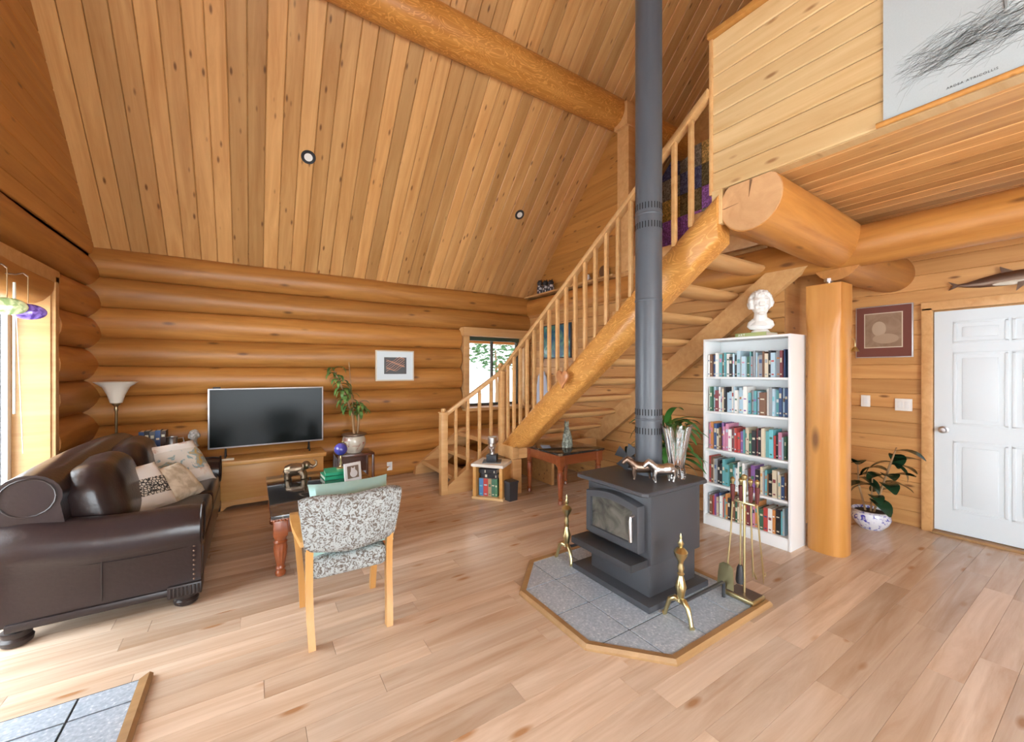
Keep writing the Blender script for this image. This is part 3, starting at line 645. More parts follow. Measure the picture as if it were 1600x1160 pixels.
switch('white wall outlet low on the log wall', (1.63, YB - 0.055, 0.155), 0, 'y')
pf = thing('framed_drawing', 'brown sketch of a bowed head in a wide maroon mat beside the door', 'picture', (XD + 0.005, 1.405, 1.635))
MB().box((-0.008, 0, 0.262), (0.02, 0.44, 0.525), bevel=0.004).obj('frame', M_silver, pf)
MB().box((-0.019, 0, 0.262), (0.004, 0.42, 0.505)).obj('mat_board', plain('maroon_mat', (0.17, 0.055, 0.04), 0.6), pf)
MB().box((-0.0215, 0, 0.275), (0.003, 0.296, 0.352)).obj('mat_bevel', plain('cream_mat', (0.66, 0.58, 0.45), 0.6), pf)
MB().box((-0.0235, 0, 0.275), (0.003, 0.28, 0.335)).obj('drawing', blotch('sepia_wash', (0.24, 0.15, 0.09), (0.36, 0.25, 0.17), 7, 0.5, 0.3, 0.7, 1.0), pf)
hd = MB(); hd.ball((-0.0250, 0.03, 0.29), (0.001, 0.055, 0.075), M=None).obj('sketched_head', plain('sepia_light', (0.46, 0.35, 0.25), 0.6), pf)
MB().ball((-0.0250, -0.02, 0.19), (0.001, 0.10, 0.05)).obj('sketched_shoulder', plain('sepia_mid', (0.40, 0.29, 0.2), 0.6), pf)
ps = thing('framed_print', 'white framed print of salmon coloured swirls hanging on the log wall', 'picture', (1.70, YB - 0.085, 1.36))
MB().box((0, 0, 0.215), (0.545, 0.024, 0.43), bevel=0.004).obj('frame', plain('pale_wood_frame', (0.66, 0.58, 0.44), 0.4), ps)
MB().box((0, -0.013, 0.215), (0.51, 0.004, 0.395)).obj('mat_board', plain('ice_mat', (0.72, 0.82, 0.86), 0.6), ps)
MB().box((0, -0.016, 0.215), (0.315, 0.004, 0.235)).obj('print', plain('print_dark', (0.10, 0.11, 0.115), 0.5), ps)
sw = MB(); rnd = random.Random(8)
for k in range(9):
    y0 = 0.13 + 0.018 * k; pts = [(-0.13 + 0.026 * i, -0.0185, y0 + 0.02 * math.sin(i * 0.9 + k) + 0.006 * i) for i in range(11)]
    sw.tube(pts, 0.0045 if k % 2 else 0.0028, 6)
sw.obj('printed_swirls', plain('salmon_ink', (0.66, 0.36, 0.24), 0.6), ps)
ok = thing('orca_carving', 'carved wooden orca mounted above the white door', 'carving', (XD - 0.02, 0.62, 2.265))
b = MB(); prof = [(-0.30, 0.0, 0.005), (-0.26, 0.012, 0.03), (-0.15, 0.02, 0.055), (0.0, 0.012, 0.06), (0.14, 0.0, 0.04), (0.22, -0.005, 0.02), (0.27, 0.0, 0.012)]
b.rings([[(0.35 * r * math.cos(a), y, z + r * math.sin(a)) for a in [2 * PI * i / 14 for i in range(14)]] for y, z, r in prof])
b.prism([(0.25, 0.0), (0.33, 0.045), (0.30, 0.0), (0.33, -0.035)], -0.01, 0.01, 'YZ').prism([(-0.06, 0.06), (0.02, 0.055), (0.03, 0.12)], -0.008, 0.008, 'YZ').prism([(-0.14, -0.02), (-0.07, -0.03), (-0.06, -0.10)], -0.03, -0.015, 'YZ')
b.obj('body', M_bronze, ok)
MB().ball((-0.012, -0.06, -0.028), (0.012, 0.13, 0.02)).obj('white_belly', plain('shell_white', (0.7, 0.66, 0.56), 0.4), ok)
# ------------------------------------------------------------------ hearth and entry tiles
def inset_poly(P, d):
    n = len(P); ar = sum(P[i][0] * P[(i + 1) % n][1] - P[(i + 1) % n][0] * P[i][1] for i in range(n)); sg = 1 if ar > 0 else -1; out = []
    for i in range(n):
        a, b_, c = Vector(P[i - 1]), Vector(P[i]), Vector(P[(i + 1) % n]); u, v = (b_ - a).normalized(), (c - b_).normalized()
        n1, n2 = Vector((-u.y, u.x)) * sg, Vector((-v.y, v.x)) * sg; m = (n1 + n2).normalized(); out.append(tuple(b_ + m * (d / max(0.2, m.dot(n1)))))
    return out
def tiled_pad(name, lab, outline, tile, inset, edges, origin):
    """octagonal or square pad: grout bed, separate tiles clipped to the outline, wooden edging strips"""
    t = thing(name, lab, 'tiled hearth' if 'stove' in lab else 'tiled floor pad', (origin[0], origin[1], 0))
    MB().prism(inset_poly(outline, 0.03), 0.001, 0.018).obj('grout_bed', M_grout, t, world=True)
    xs = [p[0] for p in outline]; ys = [p[1] for p in outline]
    def clip(poly):
        n = len(outline); ar = sum(outline[i][0] * outline[(i + 1) % n][1] - outline[(i + 1) % n][0] * outline[i][1] for i in range(n)); sg = 1 if ar > 0 else -1
        for i in range(n):
            a, c = Vector(outline[i]), Vector(outline[(i + 1) % n]); d = (c - a).normalized(); nn = Vector((-d.y, d.x)) * sg; out = []
            f = lambda p: (Vector(p) - a).dot(nn) - inset
            for k in range(len(poly)):
                p, q = poly[k], poly[(k + 1) % len(poly)]; fp, fq = f(p), f(q)
                if fp >= 0: out.append(p)
                if fp * fq < 0: s = fp / (fp - fq); out.append((p[0] + (q[0] - p[0]) * s, p[1] + (q[1] - p[1]) * s))
            poly = out
            if len(poly) < 3: return None
        return poly
    x = min(xs) + tile[2]
    while x < max(xs):
        y = min(ys) + tile[3]
        while y < max(ys):
            g = 0.005; p = clip([(x + g, y + g), (x + tile[0] - g, y + g), (x + tile[0] - g, y + tile[1] - g), (x + g, y + tile[1] - g)])
            if p: MB().prism(p, 0.014, 0.024).obj('tile', M_tile, t, world=True)
            y += tile[1]
        x += tile[0]
    n = len(outline); I = inset_poly(outline, inset); J = inset_poly(outline, 0.012)
    for i in edges:
        k = (i + 1) % n; lo = [(*outline[i], 0.001), (*outline[k], 0.001), (*I[k], 0.001), (*I[i], 0.001)]; hi = [(*J[i], 0.032), (*J[k], 0.032), (*I[k], 0.029), (*I[i], 0.029)]
        MB().rings([lo, [(p[0], p[1], 0.014) for p in lo[:2]] + [(p[0], p[1], 0.014) for p in lo[2:]], hi]).obj('edging', M_edge, t, 30, True)
    return t
HO = [(1.50, 2.25), (1.50, 1.61), (1.81, 1.27), (2.79, 1.27), (2.79, 2.58), (1.81, 2.58)]
tiled_pad('stove_hearth', 'grey terrazzo tiled hearth with oak edging under the wood stove', HO, (0.33, 0.33, -0.02, -0.02), 0.045, range(6), (2.1, 1.9))
tiled_pad('entry_pad', 'grey tiled floor pad with wooden edge in front of the patio door', [(-0.41, 2.63), (-1.33, 2.63), (-1.33, 0.7), (-0.41, 0.7)], (0.36, 0.36, -0.05, -0.06), 0.045, [3], (-0.9, 1.7))

# ------------------------------------------------------------------ wood stove with pipe
sv = thing('wood_stove', 'black steel wood stove with glass door and tall flue pipe', 'stove', (2.33, 1.94, 0.024))
F = -0.255                                             # front face (towards -X)
MB().box((0.0, 0.02, 0.02), (0.62, 0.70, 0.04), bevel=0.005).obj('base_plate', M_stove, sv)
MB().box((0.02, 0.0, 0.145), (0.48, 0.52, 0.21), bevel=0.006).obj('pedestal', M_stove, sv)
MB().box((0.03, 0.0, 0.478), (0.52, 0.56, 0.46), bevel=0.008).obj('firebox', M_stove, sv)
tp_ = MB(); o2 = [(-0.33, -0.29), (-0.33, 0.29), (-0.30, 0.32), (0.31, 0.32), (0.34, 0.29), (0.34, -0.29), (0.31, -0.32), (-0.30, -0.32)]
tp_.rings([[(a * s, c * s, z) for a, c in o2] for z, s in ((0.700, 0.985), (0.706, 1.0), (0.722, 1.0), (0.728, 0.985))]).obj('top_plate', M_stove, sv)
dr = MB(); DYH, DZ0, DZ1_ = 0.235, 0.325, 0.655
n = 12; arch = [(-DYH, DZ0), (DYH, DZ0), (DYH, DZ1_ - 0.035)] + [(DYH - 2 * DYH * i / n, DZ1_ - 0.035 + 0.035 * math.sin(PI * i / n)) for i in range(1, n)] + [(-DYH, DZ1_ - 0.035)]
inn = [(a * 0.80, 0.49 + (z - 0.49) * 0.70) for a, z in arch]
dr.rings([[(F + 0.02, a, z) for a, z in arch], [(F - 0.035, a, z) for a, z in arch], [(F - 0.042, a * 0.98, 0.49 + (z - 0.49) * 0.97) for a, z in arch], [(F - 0.042, a, z) for a, z in inn], [(F - 0.022, a, z) for a, z in inn]], cap=False)
do = dr.obj('stove_door', M_stove, sv)
MB().prism(inn, F - 0.024, F - 0.018, 'YZ').obj('door_glass', blotch('sooty_glass', (0.03, 0.032, 0.03), (0.20, 0.20, 0.17), 7, 0.08, 0.35, 0.75, 1.2, coat=0.5), do)
MB().tube([(F - 0.045, -0.205, 0.56), (F - 0.075, -0.205, 0.555), (F - 0.08, -0.205, 0.53), (F - 0.075, -0.205, 0.40)], [0.007, 0.008, 0.012, 0.011], 10).obj('door_handle', M_steel, do)
lip = MB(); lip.box((F - 0.07, 0.0, 0.288), (0.16, 0.54, 0.014), bevel=0.003).box((F - 0.147, 0.0, 0.272), (0.010, 0.54, 0.045), bevel=0.003).box((F - 0.07, 0.268, 0.272), (0.15, 0.008, 0.045)).box((F - 0.07, -0.268, 0.272), (0.15, 0.008, 0.045))
lip.obj('ash_lip', M_black, sv)
MB().tube([(F + 0.03, 0.12, 0.20), (F - 0.02, 0.12, 0.20)], 0.004).ball((F - 0.03, 0.12, 0.20), (0.016, 0.012, 0.012)).obj('damper_knob', M_brass, sv)
MB().box((0.30, 0.0, 0.48), (0.02, 0.52, 0.40), bevel=0.004).obj('heat_shield', M_stove, sv)
pipe = MB().lathe([(0.094, 0.72), (0.094, 5.9)], c=(0.11, 0.01, 0), seg=40).obj('flue_pipe', M_pipe, sv)
for z in (1.12, 1.98, 2.60):
    MB().lathe([(0.095, 0), (0.0975, 0.004), (0.0975, 0.012), (0.095, 0.016)], c=(0.11, 0.01, z), seg=40).obj('pipe_collar', M_pipe, pipe)
    if z != 1.98:
        s = MB()
        for dz in (-0.075, 0.06):
            for k in range(28):
                a = 2 * PI * k / 28; s.box((0, 0, 0), (0.004, 0.006, 0.045), M=Tr(0.11 + 0.0935 * math.cos(a), 0.01 + 0.0935 * math.sin(a), z + dz) @ Rz(a))
        s.obj('vent_slots', plain('slot_black', (0.004, 0.004, 0.005), 0.8), pipe)['kind'] = 'stuff'
ST = 0.024 + 0.728                                     # stove top height
# things on the stove
vz = thing('crystal_vase', 'tall flared crystal vase standing on the wood stove', 'vase', (2.50, 1.76, ST))
def scal(r, z, k): return [((r + k * math.cos(8 * a)) * math.cos(a), (r + k * math.cos(8 * a)) * math.sin(a), z + 1.2 * k * math.cos(8 * a)) for a in [2 * PI * i / 64 for i in range(64)]]
MB().rings([scal(0.058, 0, 0.003), scal(0.056, 0.03, 0.004), scal(0.048, 0.07, 0.005), scal(0.055, 0.15, 0.007), scal(0.072, 0.26, 0.010), scal(0.094, 0.36, 0.014), scal(0.088, 0.36, 0.014), scal(0.066, 0.26, 0.009), scal(0.047, 0.15, 0.006), scal(0.036, 0.07, 0.003), scal(0.001, 0.062, 0.0)]).obj('bowl', M_glass, vz)
def horse(lab, loc, rz, s, mat, name):
    t = thing(name, lab, 'figurine', loc, rz, group='metal horse figurines on the stove'); b = MB()
    b.rings([[(x, r * 1.05 * math.cos(a), z + r * 1.3 * math.sin(a)) for a in [2 * PI * i / 14 for i in range(14)]] for x, z, r in ((-0.105, 0.098, 0.012), (-0.09, 0.10, 0.032), (-0.05, 0.10, 0.037), (0.0, 0.095, 0.034), (0.045, 0.098, 0.036), (0.08, 0.11, 0.028), (0.095, 0.12, 0.012))])
    b.tube([(0.06, 0, 0.112), (0.095, 0, 0.142), (0.118, 0, 0.155)], [0.036, 0.028, 0.022], 10).tube([(0.112, 0, 0.162), (0.135, 0, 0.145), (0.155, 0, 0.120)], [0.023, 0.019, 0.013], 10)
    for sy in (-1, 1): b.lathe([(0.006, 0), (0.001, 0.02)], c=(0.112, 0.010 * sy, 0.172), seg=6)
    for x, sy, f in ((0.06, 1, 0.012), (0.055, -1, -0.008), (-0.08, 1, -0.012), (-0.075, -1, 0.012)):
        b.tube([(x, 0.018 * sy, 0.09), (x + f, 0.020 * sy, 0.05), (x + f * 0.4, 0.02 * sy, 0.008), (x + f * 0.4 + 0.004, 0.02 * sy, 0.0)], [0.022, 0.012, 0.009, 0.012], 8)
    o = remesh(b.obj('body', mat, t), 0.0035, 2); o.scale = (s, s, s)
    m = MB(); m.tube([(-0.10, 0, 0.105), (-0.125, 0, 0.085), (-0.125, 0, 0.045)], [0.008, 0.010, 0.003], 8); o = m.obj('tail', mat, t); o.scale = (s, s, s)
    m = MB(); m.tube([(0.066, 0, 0.148), (0.09, 0, 0.165), (0.112, 0, 0.178)], [0.006, 0.011, 0.007], 8); o = m.obj('mane', mat, t); o.scale = (s, s, s)
horse('dark bronze horse figurine nearest the flue pipe on the stove', (2.27, 1.87, ST), 2.5, 0.85, M_bronze, 'horse_figurine')
horse('silvery metal horse figurine beside the crystal vase on the stove', (2.33, 1.75, ST), 2.7, 0.85, M_pewter, 'horse_figurine')
fn = thing('stove_fan', 'black heat-powered stove fan at the back corner of the stove', 'stove fan', (2.43, 2.12, ST), 0.5)
MB().box((0, 0, 0.008), (0.09, 0.07, 0.016), bevel=0.003).box((0, 0, 0.05), (0.03, 0.05, 0.09), bevel=0.003).obj('foot', M_black, fn)
fb = MB()
for k in range(5): fb.box((0.012, -0.03 + 0.015 * k, 0.125), (0.05, 0.005, 0.08))
fb.obj('cooling_fins', M_black, fn); MB().tube([(-0.02, 0, 0.10), (-0.06, 0, 0.10)], 0.014, 12).obj('motor', M_black, fn)
for k in range(4):
    a = k * PI / 2 + 0.5
    MB().rings([[(-0.062 + t_ + 0.018 * (c / 0.07) * (1 if s_ > 0 else -1) * 0.6, s_ * 0.028 * (0.5 + c / 0.08), c) for s_ in (-1, 1) for t_ in ((0, 0.003) if s_ < 0 else (0.003, 0))] for c in (0.012, 0.04, 0.075, 0.09)], M=Tr(0, 0, 0.10) @ Rx(a)).obj('blade', M_black, fn)
# andirons
def andiron(lab, loc):
    t = thing('andiron', lab, 'andiron', loc, PI, group='brass andirons on the hearth')
    b = MB(); b.lathe([(0.013, 0.10), (0.027, 0.115), (0.018, 0.13), (0.026, 0.17), (0.033, 0.20), (0.022, 0.24), (0.014, 0.265), (0.021, 0.275), (0.014, 0.285), (0.020, 0.31), (0.014, 0.335), (0.017, 0.35), (0.036, 0.385), (0.040, 0.405), (0.024, 0.425), (0.010, 0.432), (0.014, 0.445), (0.018, 0.455), (0.009, 0.47), (0.006, 0.485), (0.008, 0.495), (0.001, 0.515)], seg=18)
    b.obj('baluster_column', M_brass, t)
    for s in (-1, 1):
        MB().tube([(0, 0, 0.115), (0.012, 0.03 * s, 0.125), (0.02, 0.06 * s, 0.105), (0.024, 0.078 * s, 0.05), (0.028, 0.088 * s, 0.012), (0.034, 0.098 * s, 0.008)], [0.019, 0.018, 0.015, 0.012, 0.013, 0.015], 10).obj('scroll_leg', M_brass, t)
    MB().tube([(0, 0, 0.11), (-0.06, 0, 0.10), (-0.44, 0, 0.10), (-0.455, 0, 0.09), (-0.455, 0, 0.0)], 0.011, 8).obj('log_bar', M_black, t)
andiron('brass andiron in front, right of the stove pedestal', (2.135, 1.475, 0.024)); andiron('brass andiron behind, left of the stove door', (2.06, 2.42, 0.024))
# fire tools
ft = thing('fire_tool_set', 'brass fireplace tool set with stand beside the stove', 'fire tools', (2.69, 1.395, 0.03), 0.0)
bs = MB(); bs.box((0, 0, 0.016), (0.15, 0.19, 0.026), bevel=0.010); bs.obj('base', M_brass, ft)
MB().box((0, 0, 0.0305), (0.125, 0.165, 0.004)).obj('base_tray', M_bronze, ft)
MB().lathe([(0.008, 0.03), (0.007, 0.60), (0.016, 0.61), (0.010, 0.63), (0.014, 0.74), (0.010, 0.76), (0.018, 0.775), (0.018, 0.79), (0.001, 0.80)], seg=12).obj('stand_pole', M_brass, ft)
MB().box((0, 0, 0.615), (0.03, 0.15, 0.012), bevel=0.004).obj('hanger_arm', M_brass, ft)
M_handle = plain('maroon_handle', (0.10, 0.02, 0.02), 0.3)
def tool(nm, x, y, lean, end):
    r = MB().tube([(x, y, 0.62), (x + lean * 0.3, y * 1.1, 0.40), (x + lean, y * 1.2, 0.17)], 0.0055, 8).obj(nm, M_brass, ft)
    MB().lathe([(0.007, 0.61), (0.012, 0.64), (0.015, 0.72), (0.008, 0.725)], c=(x, y, 0), seg=12).obj('grip', M_handle, r)
    MB().lathe([(0.006, 0.725), (0.008, 0.735), (0.015, 0.75), (0.015, 0.76), (0.001, 0.775)], c=(x, y, 0), seg=12).obj('finial', M_brass, r)
    end(r, x + lean, y * 1.2)
def e_shovel(r, x, y):
    MB().rings([[(x - 0.012 - q * 0.01, y + a, z) for a in (-w, -w / 2, 0, w / 2, w)] + [(x - 0.016 - q * 0.01, y + a, z) for a in (w, w / 2, 0, -w / 2, -w)] for z, w, q in ((0.21, 0.02, 0), (0.19, 0.045, 0), (0.13, 0.052, 0.4), (0.05, 0.055, 1))]).obj('shovel_blade', M_brass, r)
def e_brush(r, x, y): MB().lathe([(0.012, 0.20), (0.02, 0.18), (0.028, 0.10), (0.024, 0.08)], c=(x, y, 0), seg=12).obj('brush_bristles', M_black, r)
def e_poker(r, x, y): MB().tube([(x, y, 0.17), (x + 0.004, y, 0.10)], [0.006, 0.002]).tube([(x, y, 0.15), (x + 0.03, y, 0.14), (x + 0.03, y, 0.16)], [0.005, 0.004, 0.002]).obj('poker_hook', M_brass, r)
def e_tongs(r, x, y): MB().tube([(x, y, 0.17), (x + 0.02, y - 0.01, 0.12)], 0.005).tube([(x + 0.01, y + 0.02, 0.55), (x + 0.025, y + 0.015, 0.12)], 0.0045).obj('tong_jaw', M_brass, r)
tool('shovel', -0.02, 0.065, -0.04, e_shovel); tool('brush', 0.0, 0.022, 0.0, e_brush); tool('tongs', 0.02, -0.03, 0.02, e_tongs); tool('poker', 0.03, -0.065, 0.05, e_poker)

# ------------------------------------------------------------------ bookcase and its books
BX, BY0, BY1, BH, BD = 3.74, 1.565, 2.335, 1.81, 0.28
bc = thing('bookcase', 'tall white bookcase full of books behind the stove', 'bookcase', (BX, (BY0 + BY1) / 2, 0)); W = BY1 - BY0
MB().box((BD / 2, W / 2 - 0.010, BH / 2), (BD, 0.020, BH), bevel=0.002).obj('side_panel', M_white, bc); MB().box((BD / 2, -W / 2 + 0.010, BH / 2), (BD, 0.020, BH), bevel=0.002).obj('side_panel', M_white, bc)
MB().box((BD / 2, 0, BH - 0.010), (BD, W - 0.04, 0.020), bevel=0.002).obj('top_panel', M_white, bc); MB().box((BD - 0.004, 0, BH / 2), (0.006, W - 0.04, BH - 0.04)).obj('back_panel', M_white, bc)
MB().box((0.012, 0, 0.045), (0.018, W - 0.04, 0.09), bevel=0.002).obj('plinth', M_white, bc)
SH = [0.09, 0.40, 0.735, 1.10, 1.435]
for z in SH: MB().box((BD / 2, 0, z), (BD - 0.012, W - 0.04, 0.020), bevel=0.002).obj('shelf', M_white, bc)
PAL = [('black', (0.03, 0.03, 0.035)), ('dark blue', (0.05, 0.10, 0.24)), ('white', (0.80, 0.80, 0.76)), ('pale blue', (0.45, 0.62, 0.72)), ('maroon', (0.22, 0.05, 0.06)), ('cream', (0.68, 0.60, 0.44)), ('grey', (0.32, 0.34, 0.36)), ('teal', (0.12, 0.36, 0.38)), ('brown', (0.20, 0.10, 0.06)), ('dark green', (0.06, 0.16, 0.10)), ('pink', (0.62, 0.26, 0.38)), ('purple', (0.24, 0.12, 0.34)), ('red', (0.50, 0.07, 0.06)), ('turquoise', (0.18, 0.55, 0.62)), ('orange', (0.62, 0.26, 0.08))]
ORD = ['first', 'second', 'third', 'fourth', 'fifth', 'sixth', 'seventh', 'eighth', 'ninth', 'tenth', 'eleventh', 'twelfth', 'thirteenth', 'fourteenth', 'fifteenth', 'sixteenth', 'seventeenth', 'eighteenth', 'nineteenth', 'twentieth', 'twenty-first', 'twenty-second', 'twenty-third', 'twenty-fourth', 'twenty-fifth', 'twenty-sixth', 'twenty-seventh', 'twenty-eighth', 'twenty-ninth', 'thirtieth']
M_pages = plain('book_pages', (0.72, 0.68, 0.58), 0.9)
def book(lab, group, M, th_, ht, dp, col, rnd, pos):
    """spine towards local -X; th_ along Y"""
    t = thing('book', lab, 'book', (0, 0, 0), group=group); t.matrix_world = M; t.location = M.to_translation(); t.rotation_euler = M.to_euler()
    mat = plain('cover_%s' % col[0].replace(' ', '_'), col[1], 0.45); e = 0.0022
    MB().box((dp / 2, -th_ / 2 + e / 2, ht / 2), (dp, e, ht)).box((dp / 2, th_ / 2 - e / 2, ht / 2), (dp, e, ht)).rings([[(e * 1.2 * math.cos(a) - 0.001 - 0.003 * math.cos(a * 1.0), th_ / 2 * math.sin(a), z) for a in [-PI / 2 + PI * i / 6 for i in range(7)]] + [(0.004, th_ / 2, z), (0.004, -th_ / 2, z)] for z in (0, ht)]).obj('cover', mat, t)
    MB().box((dp / 2, 0, ht / 2), (dp - 0.008, th_ - 2 * e, ht - 0.006)).obj('pages', M_pages, t)
    if th_ > 0.016:
        c2 = rnd.choice(PAL)[1] if sum(col[1]) > 0.6 else (0.7, 0.66, 0.5)
        lm = plain('band_%d' % int(sum(c2) * 100), c2, 0.5); b = MB(); z0 = rnd.uniform(0.55, 0.75) * ht; hh = rnd.uniform(0.03, 0.18) * ht
        b.box((-0.0042, 0, z0), (0.001, th_ * 0.62, hh)); b.obj('spine_label', lm, t)
        MB().box((-0.0042, 0, ht * 0.12), (0.001, th_ * 0.5, ht * 0.05)).obj('spine_mark', lm, t)
    return t
rnd = random.Random(21); SN = ['bottom', 'second lowest', 'middle', 'second highest', 'top']
for si, z in enumerate(SH):
    y = W / 2 - 0.028; n = 0; gap = (SH[si + 1] if si < 4 else BH - 0.01) - z - 0.03; hb = (0.215, 0.22, 0.225, 0.225, 0.215)[si]
    lim = -W / 2 + (0.03 if si != 4 else 0.035)
    while True:
        th_ = rnd.choice((0.014, 0.018, 0.022, 0.026, 0.03, 0.036)); ht = min(gap - 0.01, hb * rnd.uniform(0.82, 1.12))
        if si in (1, 2) and n < 8: ht = min(gap - 0.01, ht * 1.08)
        if si == 3 and n > 16: th_ = rnd.choice((0.022, 0.026))
        if y - th_ < lim or n > 28: break
        col = rnd.choice(PAL if si < 3 else PAL[:10] + PAL[2:4]); dp = rnd.uniform(0.14, 0.19)
        if si == 3 and n == 20: th_, ht, col = 0.055, 0.20, PAL[8]
        y -= th_
        if y < lim: break
        M = Tr(BX + 0.03 + rnd.uniform(0, 0.03), (BY0 + BY1) / 2 + y + th_ / 2, z + 0.0102)
        book('%s book, %s from the left on the %s shelf of the white bookcase' % (col[0], ORD[n], SN[si]), 'books on the %s bookcase shelf' % SN[si], M, th_ - 0.0008, ht, dp, col, rnd, n); n += 1
ab = thing('art_book', 'green art book lying on top of the white bookcase', 'book', (BX + 0.03, 1.905, BH + 0.001))
MB().box((0.10, 0, 0.017), (0.20, 0.27, 0.034), bevel=0.002).obj('cover', plain('olive_cover', (0.34, 0.40, 0.16), 0.5), ab)
MB().box((0.105, 0, 0.017), (0.198, 0.272, 0.026)).obj('pages', M_pages, ab)
text('title', 'ART', 0.030, (-0.0015, 0.075, 0.006), (PI / 2, 0, -PI / 2), M_plaster, ab, ext=0.0008, spacing=1.2)

def head_bust(b, s, hair=True):
    """classical head turned to +X; s is the head height"""
    b.ball((0, 0, 0.0), (0.40 * s, 0.34 * s, 0.47 * s), seg=24, rin=16).ball((0.10 * s, 0, -0.20 * s), (0.28 * s, 0.28 * s, 0.30 * s))
    b.ball((0.27 * s, 0, -0.42 * s), (0.10 * s, 0.12 * s, 0.08 * s)).rings([[(0.36 * s + d * 0.10 * s, w * 0.06 * s * (1 + d), z * s) for w in (-1, 0.0, 1)] + [(0.30 * s, 0.05 * s, z * s), (0.30 * s, -0.05 * s, z * s)] for z, d in ((0.08, 0.1), (-0.02, 0.6), (-0.13, 1.1), (-0.16, 0.6))])
    for q in (-1, 1):
        b.ball((0.32 * s, 0.14 * s * q, 0.10 * s), (0.08 * s, 0.12 * s, 0.03 * s)).ball((0.33 * s, 0.13 * s * q, 0.0), (0.045 * s, 0.06 * s, 0.035 * s)).ball((-0.02 * s, 0.34 * s * q, -0.03 * s), (0.07 * s, 0.04 * s, 0.12 * s))
        b.ball((0.27 * s, 0.17 * s * q, -0.16 * s), (0.09 * s, 0.08 * s, 0.1 * s))
    b.ball((0.36 * s, 0, -0.25 * s), (0.05 * s, 0.11 * s, 0.025 * s)).ball((0.35 * s, 0, -0.31 * s), (0.05 * s, 0.09 * s, 0.03 * s))
    if hair:
        r = random.Random(2)
        for i in range(150):
            a, u = r.uniform(0, 2 * PI), r.uniform(-0.35, 1.0); c = math.sqrt(max(0, 1 - u * u)); x = math.cos(a) * c
            if x > 0.40 and u < 0.52: continue
            b.ball((0.40 * s * x * 1.02, 0.36 * s * math.sin(a) * c * 1.05, 0.47 * s * u * 1.02), 0.085 * s * r.uniform(0.8, 1.2), seg=8, rin=6)
bu = thing('plaster_bust', 'white plaster bust with curly hair on top of the bookcase', 'bust', (BX + 0.12, 1.86, BH + 0.036), PI + 0.25)
b = MB(); head_bust(b, 0.225); bmesh.ops.transform(b.bm, matrix=Tr(0, 0, 0.265) @ Rz(0.35), verts=b.bm.verts)
b.tube([(-0.01, 0, 0.24), (0.0, 0, 0.17), (0.0, 0, 0.10), (0, 0, 0.06)], [0.05, 0.05, 0.058, 0.085], 16)
b.rings([[(x0 + 0.052 * k * math.cos(a), 0.105 * k * math.sin(a), z) for a in [2 * PI * i / 20 for i in range(20)]] for z, k, x0 in ((0.03, 0.8, 0), (0.06, 1.05, 0), (0.10, 0.95, 0), (0.13, 0.6, 0))])
remesh(b.obj('bust', M_plaster, bu), 0.0035, 7)
MB().lathe([(0.07, 0.0), (0.075, 0.006), (0.065, 0.02), (0.05, 0.028), (0.05, 0.04)], seg=24).obj('socle', M_plaster, bu)
# ------------------------------------------------------------------ sofa with cushions
so = thing('leather_sofa', 'dark brown leather sofa with rolled arms and bun feet by the patio door', 'sofa', (-0.72, 4.22, 0))
def puffy(rx, ry, rz, M, e=0.62):
    """rounded loose cushion with gathered wrinkles"""
    f = lambda v: math.copysign(abs(v) ** e, v); R = []
    for i in range(1, 24):
        ph = -PI / 2 + PI * i / 24; ring = []
        for j in range(40):
            a = 2 * PI * j / 40; x, y, z = f(math.cos(ph)) * f(math.cos(a)), f(math.cos(ph)) * f(math.sin(a)), f(math.sin(ph))
            k = 1 + 0.035 * math.sin(5 * y + 4 * z) * math.cos(3 * y - 6 * z) + 0.02 * math.sin(11 * y)
            ring.append((x * rx * k, y * ry, z * rz * (1 + 0.03 * math.sin(6 * y))))
        R.append(ring)
    return MB().rings(R, M=M)
HW = 0.97; XF, XB = 0.44, -0.46                        # half length, front, back
b = MB(); b.box((-0.02, 0, 0.22), (0.84, 1.86, 0.22), bevel=0.02).obj('base_frame', M_leather, so)
arm_sec = [(-0.075, 0.14), (0.075, 0.14), (0.075, 0.38)] + [(0.012 + 0.142 * math.cos(a), 0.505 + 0.142 * math.sin(a)) for a in [-0.45 + (PI + 0.9) * i / 16 for i in range(17)]] + [(-0.085, 0.40)]
